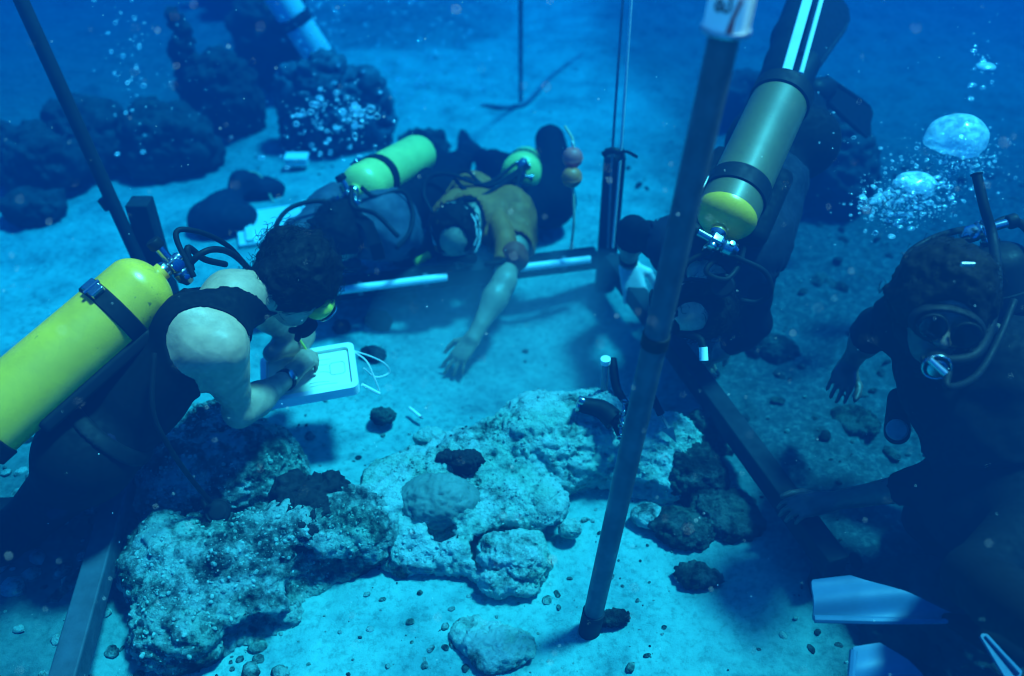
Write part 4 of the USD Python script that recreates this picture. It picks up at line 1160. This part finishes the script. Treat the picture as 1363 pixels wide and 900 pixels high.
F3 = Figure(J, 1.0, hd3, [h3L, h3R], slim=.96)
d3 = thing('person', 'diver in an olive vest reaching one bare arm down to the pit sand', 'person', G(640, 330))
part('body', F3.body(.006), 'skin_tan', d3, smooth=True)
cutsL = blend([cone(J['shL'] + (J['elL'] - J['shL']) * .25, J['elL'], .085, .07), cone(J['elL'], wl, .07, .07)], .03)
hnR = cone(J['wrR'], J['wrR'] + unit(J['wrR'] - J['elR']) * .2, .08)
nk3 = cone(J['neck'] + F3.up * .01, hc, .085, .09)
part('wetsuit', F3.cloth(minus(nk3, cutsL, hnR), .007, .009), 'neoprene', d3, smooth=True)
part('vest', F3.cloth(vest_region(F3, J, .33), .020, .0085, noise=.03, seed=9), 'vest_olive', d3, smooth=True)
part('collar', tube([P3(590, 330, 3.24), P3(592, 285, 3.36), P3(618, 262, 3.44), P3(655, 285, 3.36), P3(672, 320, 3.26), P3(668, 350, 3.20)], [.034, .042, .045, .048, .046, .034], 16), 'vest_olive', d3, smooth=True)
part('pocket', roughen(relax(nets(blend([ball(P3(684, 343, 3.22), (.055, .05, .065))], .02), .008), 1), .02, 20, 3, 2), 'vest_red', d3, smooth=True, label='dull red pocket at the front of the vest')
hair(hd3, d3, thick=.006, noise=.022, nscale=18, strands=250, length=.03, curl=.006, seed=8, cover=lambda p: .052 - np.linalg.norm(p - hd3.w(-.01, .03, .10).astype(np.float32), axis=1))
mk3 = mask(hd3, d3, strap='cord_white')
t_ = [hd3.w(.0865 * math.cos(a), -.014 + .1045 * math.sin(a), .034 - .02 * math.sin(a)) for a in np.linspace(math.radians(30), math.radians(-210), 17)]
part('mask_strap', strip(np.array(t_), hd3.R[:, 2], .02, .006), 'cord_white', mk3)
T3 = P3(693, 232, 3.52); a3 = unit(T3 - P3(700, 218, 4.1))
t3, w3 = tank('yellow scuba tank seen end-on with its chrome valve facing the camera', T3, T3 - a3 * .60, .168, 'tank_pale', shoulder='tank_yellow2' if False else 'tank_pale', straps=(.4,), knob_dir=(-.2, 0, -1), boot=None)
part('valve_handwheel', place(trimesh.creation.torus(.016, .005, 20, 8), frame(a3), w3(0, 0, .07)), 'chrome', t3)
hose(t3, [w3(-.05, .02, .04), P3(650, 248, 3.4), P3(622, 228, 3.42), P3(606, 238, 3.42), P3(630, 262, 3.38)], .008)
hose(t3, [w3(-.05, -.02, .03), P3(645, 245, 3.4), P3(600, 232, 3.4), P3(572, 236, 3.4), P3(564, 258, 3.38), P3(576, 284, 3.34)], .008)
hose(t3, [w3(-.04, .03, .03), P3(640, 262, 3.34), P3(612, 266, 3.34), P3(592, 284, 3.28)], .008)
hose(t3, [w3(-.03, .0, .06), P3(676, 290, 3.36), P3(684, 318, 3.26), P3(672, 346, 3.18), P3(645, 352, 3.16)], .008)

# ---------------- upside down diver with the olive tank
J = dict(neck=P(950, 362, 2.78), pelvis=P(1040, 190, 3.02), shL=P(1000, 338, 2.72), shR=P(898, 332, 2.92))
J['elR'] = reach(J['shR'], 842, 306, .28); J['wrR'] = reach(J['elR'], 836, 350, .22)
J['elL'] = reach(J['shL'], 1006, 430, .28); J['wrL'] = reach(J['elL'], 958, 470, .25)
J['knL'] = reach(J['pelvis'] + V(.06, 0, 0), 1072, 140, .40); J['knR'] = reach(J['pelvis'], 1044, 85, .42)
J['anR'] = reach(J['knR'], 1068, -10, .40); J['anL'] = reach(J['knL'], 1092, 130, .36)
hc = P(922, 410, 2.66); J['head'] = hc
hd4 = head_sdf(hc, P(908, 436, 2.55) - hc, V(-.55, .75, -.35))
dw = J['wrR'][1] * math.cos(PITCH) + (CAM_H - J['wrR'][2]) * math.sin(PITCH)
h4R = hand_sdf(J['wrR'], P(850, 412, dw + .03) - J['wrR'], V(.05, .85, -.2), True, [(.25, .35, .2), (.3, .4, .2), (.3, .4, .2), (.25, .3, .2)], .25, .15, 1.15)
h4L = hand_sdf(J['wrL'], J['wrL'] - J['elL'], V(0, .2, -1), False, [(.5, .6, .4)] * 4)
F4 = Figure(J, 1.0, hd4, [h4R, h4L])
d4 = thing('person', 'upside down diver in a dark wetsuit gripping the frame corner with one hand', 'person', G(960, 470))
part('body', F4.body(.0065), 'skin', d4, smooth=True)
hn4 = [cone(J['wrR'] - unit(J['wrR'] - J['elR']) * .10, J['wrR'] + unit(J['wrR'] - J['elR']) * .2, .08), cone(J['wrL'], J['wrL'] + unit(J['wrL'] - J['elL']) * .2, .08)]
nk4 = cone(J['neck'] + F4.up * .04, hc, .08, .10)
part('wetsuit', F4.cloth(minus(nk4, *hn4), .007, .009), 'neoprene', d4, smooth=True)
part('vest', F4.cloth(vest_region(F4, J, .14), .018, .010, noise=.03, seed=19), 'neoprene_blue', d4, smooth=True)
hair(hd4, d4, thick=.006, noise=.03, nscale=16, strands=300, length=.035, curl=.008, seed=11, cover=lambda p: .044 - np.linalg.norm(p - hd4.w(.02, -.03, .115).astype(np.float32), axis=1))
mask(hd4, d4)
sn = part('snorkel', tube([P(905, 440, 2.6), P(930, 450, 2.56), P(936, 462, 2.55)], .011, 12), 'rubber', d4)
part('glove', relax(nets(lambda p: np.maximum(h4R(p) - .0028, -(p - J['wrR'].astype(np.float32)) @ unit(J['wrR'] - J['elR']).astype(np.float32) - .01), .005, h4R.lo, h4R.hi), 1), 'cord_white', d4, smooth=True, label='pale glove on the hand at the frame corner')
part('snorkel_tip', tube([P(936, 462, 2.55), P(937, 480, 2.55)], .0125, 14, smooth=False), 'white_plastic', sn)
wd = unit(J['wrR'] - J['elR'])
part('wrist_watch', place(lathe([(.031, -.012), (.036, -.009), (.036, .009), (.031, .012), (.027, 0)], 26), frame(wd), J['wrR'] - wd * .03), 'rubber', d4)


def fin(parent, heel, toe, tip, flat, mat_, w0=.085, w1=.2, label=None):
    """A swim fin: foot pocket, blade that widens to its tip, two stiffening ribs."""
    heel, toe, tip = map(np.asarray, (heel, toe, tip)); d = unit(tip - toe); n = unit(np.asarray(flat, float) - d * (np.asarray(flat, float) @ d)); s = np.cross(n, d); Lb = np.linalg.norm(tip - toe)
    pts = np.array([(-w0 / 2, 0), (-w1 / 2 * .95, Lb * .75), (-w1 / 2, Lb * .93), (-w1 * .36, Lb), (0, Lb * .97), (w1 * .36, Lb), (w1 / 2, Lb * .93), (w1 / 2 * .95, Lb * .75), (w0 / 2, 0)])
    R = np.stack([s, d, n], 1) if np.linalg.det(np.stack([s, d, n], 1)) > 0 else np.stack([-s, d, n], 1)
    b = part('fin', sheet(Polygon(pts), .007, -.0035, R, toe), mat_, parent, smooth=30, label=label)
    for k in (-1, 1):
        part('rib', tube([toe + R @ V(k * w0 * .5, 0, 0), toe + R @ V(k * w1 * .47, Lb * .75, 0), toe + R @ V(k * w1 * .49, Lb * .93, 0)], [.012, .009, .005], 8, smooth=False), mat_, b)
    part('foot_pocket', relax(nets(blend([cone(heel, toe, .05, .045)], .02), .009), 1), 'rubber', b, smooth=True)
    return b


fin(d2, FINS2[0], FINS2[0] + .1 * unit(FINS2[0] - FINS2[1]), FINS2[0] + .42 * unit(FINS2[0] - FINS2[1]), V(.3, -.2, 1), 'rubber')
fin(d4, P(1085, 122, 3.3), P(1098, 118, 3.34), P(1160, 166, 3.5), V(.3, .5, -.8), 'rubber', .09, .14)
fin(d4, P(1060, 112, 3.15), P(1076, 84, 3.2), P(1118, -10, 3.35), V(.25, -1, .1), 'neoprene_blue', .09, .22)
for x0, x1, w_ in ((1090, 1046, .034), (1108, 1066, .016)):
    q0, q1 = P(x1, 98, 2.96), P(x0 - 4, -40, 3.0)
    part('leg_stripe', box((w_, .012, np.linalg.norm(q1 - q0)), frame(q1 - q0, V(1, 0, 0)), (q0 + q1) / 2, .004), 'pale_board', d4, label='pale stripe up the leg')
T4 = P(957, 308, 2.47); a4 = unit(T4 - P(1046, 118, 2.74))
t4, w4 = tank('dull olive scuba tank with a bright yellow shoulder, boot upward, on the upside down diver', T4, T4 - a4 * .60, .172, 'tank_olive', shoulder='tank_yellow', straps=(.26,), knob_dir=(-1, 0, .2), strap_w=.06, boot_h=.06)
hose(t4, [w4(-.05, .02, .04), P(985, 345, 2.5), P(1018, 362, 2.52), P(1026, 388, 2.54), P(1010, 402, 2.58), P(985, 400, 2.6)], .008)
hose(t4, [w4(.0, .03, .05), P(915, 350, 2.48), P(902, 372, 2.5), P(900, 395, 2.54)], .008)
hose(t4, [w4(-.03, .03, .05), P(940, 362, 2.46), P(966, 372, 2.48), P(984, 352, 2.52), P(990, 330, 2.6)], .008)
part('gauge', place(lathe([(0, -.02), (.03, -.02), (.034, -.01), (.034, .008), (.028, .014), (0, .014)], 24), frame(V(0, 0, CAM_H) - P(948, 382, 2.47)), P(962, 380, 2.5)), 'rubber', t4)
part('backpack', box((.26, .07, .30), frame(a4, V(1, 0, 0)), T4 - a4 * .24 + unit(np.cross(a4, V(1, 0, 0))) * (.11 if np.cross(a4, V(1, 0, 0))[1] > 0 else -.11), .03), 'neoprene', t4)

# ---------------- dark diver at the right edge
J = dict(neck=P(1292, 455, 2.20), pelvis=P(1345, 680, 2.16), shR=P(1208, 425, 2.34), shL=P(1385, 470, 2.16))
J['elR'] = P(1166, 432, 2.52); J['wrR'] = reach(J['elR'], 1128, 488, .25)
J['elL'] = P(1320, 628, 2.16); J['wrL'] = reach(J['elL'], 1105, 668, .44)
J['knR'] = reach(J['pelvis'], 1235, 690, .40); J['knL'] = reach(J['pelvis'], 1300, 770, .38, False)
J['anR'] = reach(J['knR'], 1330, 790, .36, False); J['anL'] = reach(J['knL'], 1400, 850, .36, False)
hc = P(1252, 408, 2.02); J['head'] = hc
hd5 = head_sdf(hc, V(.15, .1, 1), V(-.25, -.9, -.05))
h5R = hand_sdf(J['wrR'], P(1118, 515, 2.62) - J['wrR'], V(.2, .5, -.5), True, [(.5, .6, .4), (.5, .7, .4), (.6, .7, .4), (.7, .7, .4)], .12, .4)
wl5 = J['wrL']
h5L = hand_sdf(wl5, P(1052, 676, 2.43) - wl5, V(0, .15, -1), False, [(.25, .75, .4), (.3, .8, .4), (.3, .8, .4), (.35, .8, .4)], .10, .3)
F5 = Figure(J, 1.0, hd5, [h5R, h5L], slim=.92)
d5 = thing('person', 'diver in black facing the camera at the right edge, mask and regulator on', 'person', G(1330, 720))
part('body', F5.body(.0065), 'skin_shaded', d5, smooth=True)
hn5 = [cone(J['wrR'] - unit(J['wrR'] - J['elR']) * .12, J['wrR'] + unit(J['wrR'] - J['elR']) * .2, .08), cone(wl5 - unit(wl5 - J['elL']) * .12, wl5 + unit(wl5 - J['elL']) * .2, .08)]
nk5 = cone(J['neck'] + F5.up * .03, hc, .075, .10)
part('wetsuit', F5.cloth(minus(nk5, *hn5), .008, .009), 'neoprene', d5, smooth=True)
part('vest', F5.cloth(vest_region(F5, J, .12), .022, .010, noise=.035, seed=29), 'neoprene', d5, smooth=True)
hair(hd5, d5, thick=.030, noise=.06, nscale=13, strands=180, length=.025, curl=.008, seed=13)
mask(hd5, d5)
rg5 = second_stage(hd5.w(0, .135, -.078), hd5.R[:, 1], hd5.R[:, 2], d5, r=.032, cover='chrome')
hose(d5, [hd5.w(-.03, .13, -.08), P(1262, 515, 1.92), P(1300, 500, 1.98), P(1330, 450, 2.05), P(1350, 400, 2.1)], .0085)
hose(d5, [P(1322, 300, 2.35), P(1342, 292, 2.35), P(1366, 304, 2.3), P(1385, 340, 2.25)], .011)
sn = part('snorkel', tube([P(1300, 232, 2.26), P(1310, 275, 2.25), P(1322, 320, 2.24), P(1326, 390, 2.1), P(1300, 470, 1.94), hd5.w(.03, .13, -.08)], .0125, 14), 'rubber', d5)
part('snorkel_mouth', place(trimesh.creation.torus(.0125, .003, 18, 8), frame(P(1300, 232, 2.26) - P(1310, 275, 2.25)), P(1300, 232, 2.26)), 'rubber', sn)
part('silver_inflator', tube([P(1236, 478, 1.90), P(1258, 497, 1.90)], .0075, 12, smooth=False), 'aluminium', d5)
gc = part('gauge_console', relax(nets(blend([cone(P(1196, 530, 2.36), P(1194, 575, 2.36), .028, .034)], .02), .006), 1), 'rubber', d5, smooth=True)
gd = unit(V(0, 0, CAM_H) - P(1194, 570, 2.36))
part('gauge', place(lathe([(0, 0), (.026, 0), (.028, .008), (.024, .012), (0, .0125)], 24), frame(gd), P(1194, 572, 2.33) + gd * .0), 'steel', gc)
part('gauge', place(lathe([(0, 0), (.022, 0), (.024, .008), (.020, .012), (0, .0125)], 24), frame(gd), P(1196, 538, 2.335) + gd * .0), 'rubber', gc)
hose(d5, [P(1196, 530, 2.36), P(1206, 500, 2.34), P(1230, 480, 2.35), P(1290, 500, 2.3)], .008)
part('strap_tab', box((.03, .006, .01), np.eye(3), P(1288, 352, 1.88), .002), 'aluminium', d5)
# the pale fins at the bottom right
def slab(pts, t, bulge=.0):
    """A plate through nearly coplanar outline points, t thick, with softened edges."""
    p = np.array(pts); c = p.mean(0); n = np.linalg.svd(p - c)[2][2]; n = n if n[2] > 0 else -n
    R = frame(n, p[1] - p[0]); q = (p - c) @ R
    poly = Polygon(q[:, :2]).buffer(-.006).buffer(.006, 6)
    m = trimesh.creation.extrude_polygon(poly, t, engine='earcut'); m.apply_translation((0, 0, -t / 2))
    for _ in range(4):
        m = m.subdivide()
    x, y = m.vertices[:, 0], m.vertices[:, 1]; e = np.ptp(x)
    m.vertices[:, 2] += bulge * np.cos(np.pi * (x - x.mean()) / e) + bulge * .5 * np.sin(9 * y / max(np.ptp(y), .01))
    return place(m, R, c), R, c


for k, (pts, rib) in enumerate([
        ([(1080, 772, 2.10), (1130, 768, 2.10), (1200, 790, 2.07), (1268, 815, 2.04), (1274, 825, 2.03), (1262, 830, 2.03), (1170, 828, 2.04), (1082, 826, 2.06)], [(1084, 824, 2.045), (1170, 826, 2.03), (1266, 827, 2.02)]),
        ([(1134, 862, 2.02), (1168, 858, 2.03), (1205, 882, 2.0), (1262, 928, 1.96), (1240, 950, 1.95), (1128, 945, 1.95)], [(1136, 866, 2.0), (1130, 942, 1.94)])]):
    m, _, _ = slab([P(*q) for q in pts], .012, .016)
    b = part('fin', m, 'fin_pale', d5, smooth=30, label='upper pale blue fin blade' if k == 0 else 'lower pale blue fin blade')
    part('rib', tube([P(*q) for q in rib], [.009, .009, .006][:len(rib)], 8), 'fin_pale', b)
    part('foot_pocket', relax(nets(blend([cone(P(*pts[4 if k == 0 else 3]) - V(.02, 0, 0), P(1345, 855 if k == 0 else 950, 1.98), .018, .055)], .02), .009), 1), 'rubber', b, smooth=True)
fp = thing('swim_fin', 'narrow tip of a third pale swim fin poking up at the bottom right corner', 'swim fin', P(1345, 905, 1.9))
part('blade', slab([P(1302, 843, 1.95), P(1313, 845, 1.95), P(1360, 895, 1.9), P(1352, 915, 1.89), P(1336, 900, 1.9)], .010)[0], 'fin_pale', fp, smooth=30)
part('rib', tube([P(1312, 846, 1.94), P(1358, 896, 1.89)], [.004, .006], 8, smooth=False), 'fin_pale', fp)

# a black cylinder behind his shoulders
T5 = P(1318, 322, 2.34)
t5, w5 = tank('black scuba tank half hidden behind the head of the diver at the right edge', T5, P(1372, 560, 2.44), .172, 'rubber', straps=(.3,), knob_dir=(1, 0, .2), boot=None)
hose(t5, [w5(-.04, .02, .04), P(1285, 305, 2.36), P(1240, 318, 2.28), P(1205, 345, 2.26), P(1200, 400, 2.2)], .009)

# ------------------------------------------------------------------ bubbles and drifting specks
_sph = trimesh.creation.icosphere(2, 1.0); _sml = trimesh.creation.icosphere(1, 1.0)


def bubbles(n, where, rmin, rmax, seed, power=3, m=_sml, flat=.7):
    g = np.random.default_rng(seed); v = []; f = []
    for i in range(n):
        p = where(g); r = rmin + (rmax - rmin) * g.random() ** power
        q = np.asarray(m.vertices) * V(1, 1, flat) * r * (1 + .25 * g.normal(size=3).clip(-1, 1)) + p
        f.append(np.asarray(m.faces) + len(v) * len(m.vertices)); v.append(q)
    return trimesh.Trimesh(np.vstack(v), np.vstack(f), process=False)


def cloud(px, py, D, sx, sy, sd):
    return lambda g: P(px + sx * g.normal(), py + sy * g.normal(), D + sd * g.normal())


def big_bubble(px, py, D, r, seed, label, h=.55):
    """A mushroom-shaped bubble: domed above, ragged and hollow below."""
    m = trimesh.creation.icosphere(5, 1.0); v = np.array(m.vertices)
    lowz = v[:, 2] < 0
    v[lowz, 2] *= .25
    v *= V(1, .9, h)
    n = meshkit.fbm(v * 1.3 + seed, 2, seed)
    v *= (1 + .26 * (n - .5))[:, None]; v[:, 2] -= .22 * lowz * meshkit.fbm(v * 2.4, 2, seed + 3)
    m.vertices = v * r + P(px, py, D)
    t = thing('bubble', label, 'bubble', P(px, py, D))
    part('bubble_skin', m, 'bubble_pale', t, smooth=True)
    return t


big_bubble(1272, 186, 3.0, .105, 3, 'largest domed air bubble rising above the dark diver at right', .75)
big_bubble(1219, 243, 2.9, .062, 5, 'smaller flat domed bubble just below the largest one', .5)
big_bubble(1313, 88, 3.2, .034, 8, 'small flattened bubble near the top right edge', .3)
tag(part('bubble_cloud', join(bubbles(260, cloud(1190, 270, 2.9, 32, 18, .08), .002, .013, 1), bubbles(220, cloud(1250, 235, 2.95, 45, 25, .1), .0015, .009, 2), bubbles(160, cloud(1290, 205, 3.0, 22, 18, .06), .0015, .008, 3), bubbles(500, cloud(1205, 268, 2.9, 28, 14, .06), .001, .005, 13), bubbles(420, cloud(1275, 200, 3.0, 28, 14, .06), .001, .005, 14), bubbles(120, cloud(1225, 246, 2.9, 18, 6, .05), .003, .012, 15)), 'bubble', smooth=True), 'cloud of exhaled bubbles over the head of the dark diver at right', 'bubbles', kind='stuff')
tag(part('bubble_cloud', join(bubbles(150, cloud(442, 165, 3.6, 40, 26, .15), .003, .016, 4), bubbles(60, cloud(475, 150, 3.6, 14, 10, .1), .004, .02, 5)), 'bubble', smooth=True), 'loose bubbles rising in front of the bluish coral head', 'bubbles', kind='stuff')
tag(part('bubble_cloud', join(bubbles(80, cloud(170, 85, 3.4, 16, 60, .2), .002, .013, 6), bubbles(50, cloud(230, 110, 3.6, 45, 50, .3), .002, .008, 7)), 'bubble', smooth=True), 'thin string of bubbles at the top left beside the slanting pole', 'bubbles', kind='stuff')
tag(part('bubble_cloud', join(bubbles(420, cloud(560, 60, 5.0, 45, 55, .3), .003, .013, 8), bubbles(160, cloud(420, 45, 4.6, 25, 40, .2), .003, .014, 9)), 'bubble', smooth=True), 'fine curtain of bubbles at the top beside the pale pipe', 'bubbles', kind='stuff')
tag(part('bubble_cloud', join(bubbles(26, cloud(1310, 95, 3.2, 12, 30, .1), .003, .012, 10), bubbles(24, cloud(1110, 160, 3.0, 30, 50, .2), .002, .008, 11)), 'bubble', smooth=True), 'few scattered bubbles between the olive tank and the right edge', 'bubbles', kind='stuff')
plain('silt', (.75, .75, .70), .9, var=.1)
tag(part('drifting_silt', bubbles(650, lambda g: P(g.uniform(0, 1363), g.uniform(0, 900), g.uniform(1.0, 3.2)), .0006, .0016, 12, 2, trimesh.creation.icosphere(0, 1.0), 1.0), 'silt', smooth=True), 'pale specks of silt drifting in the water', 'silt', kind='stuff')

for p in stage.GetPrimAtPath('/World').GetChildren():
    if p.GetCustomDataByKey('loc_'):
        p.ClearCustomDataByKey('loc_')
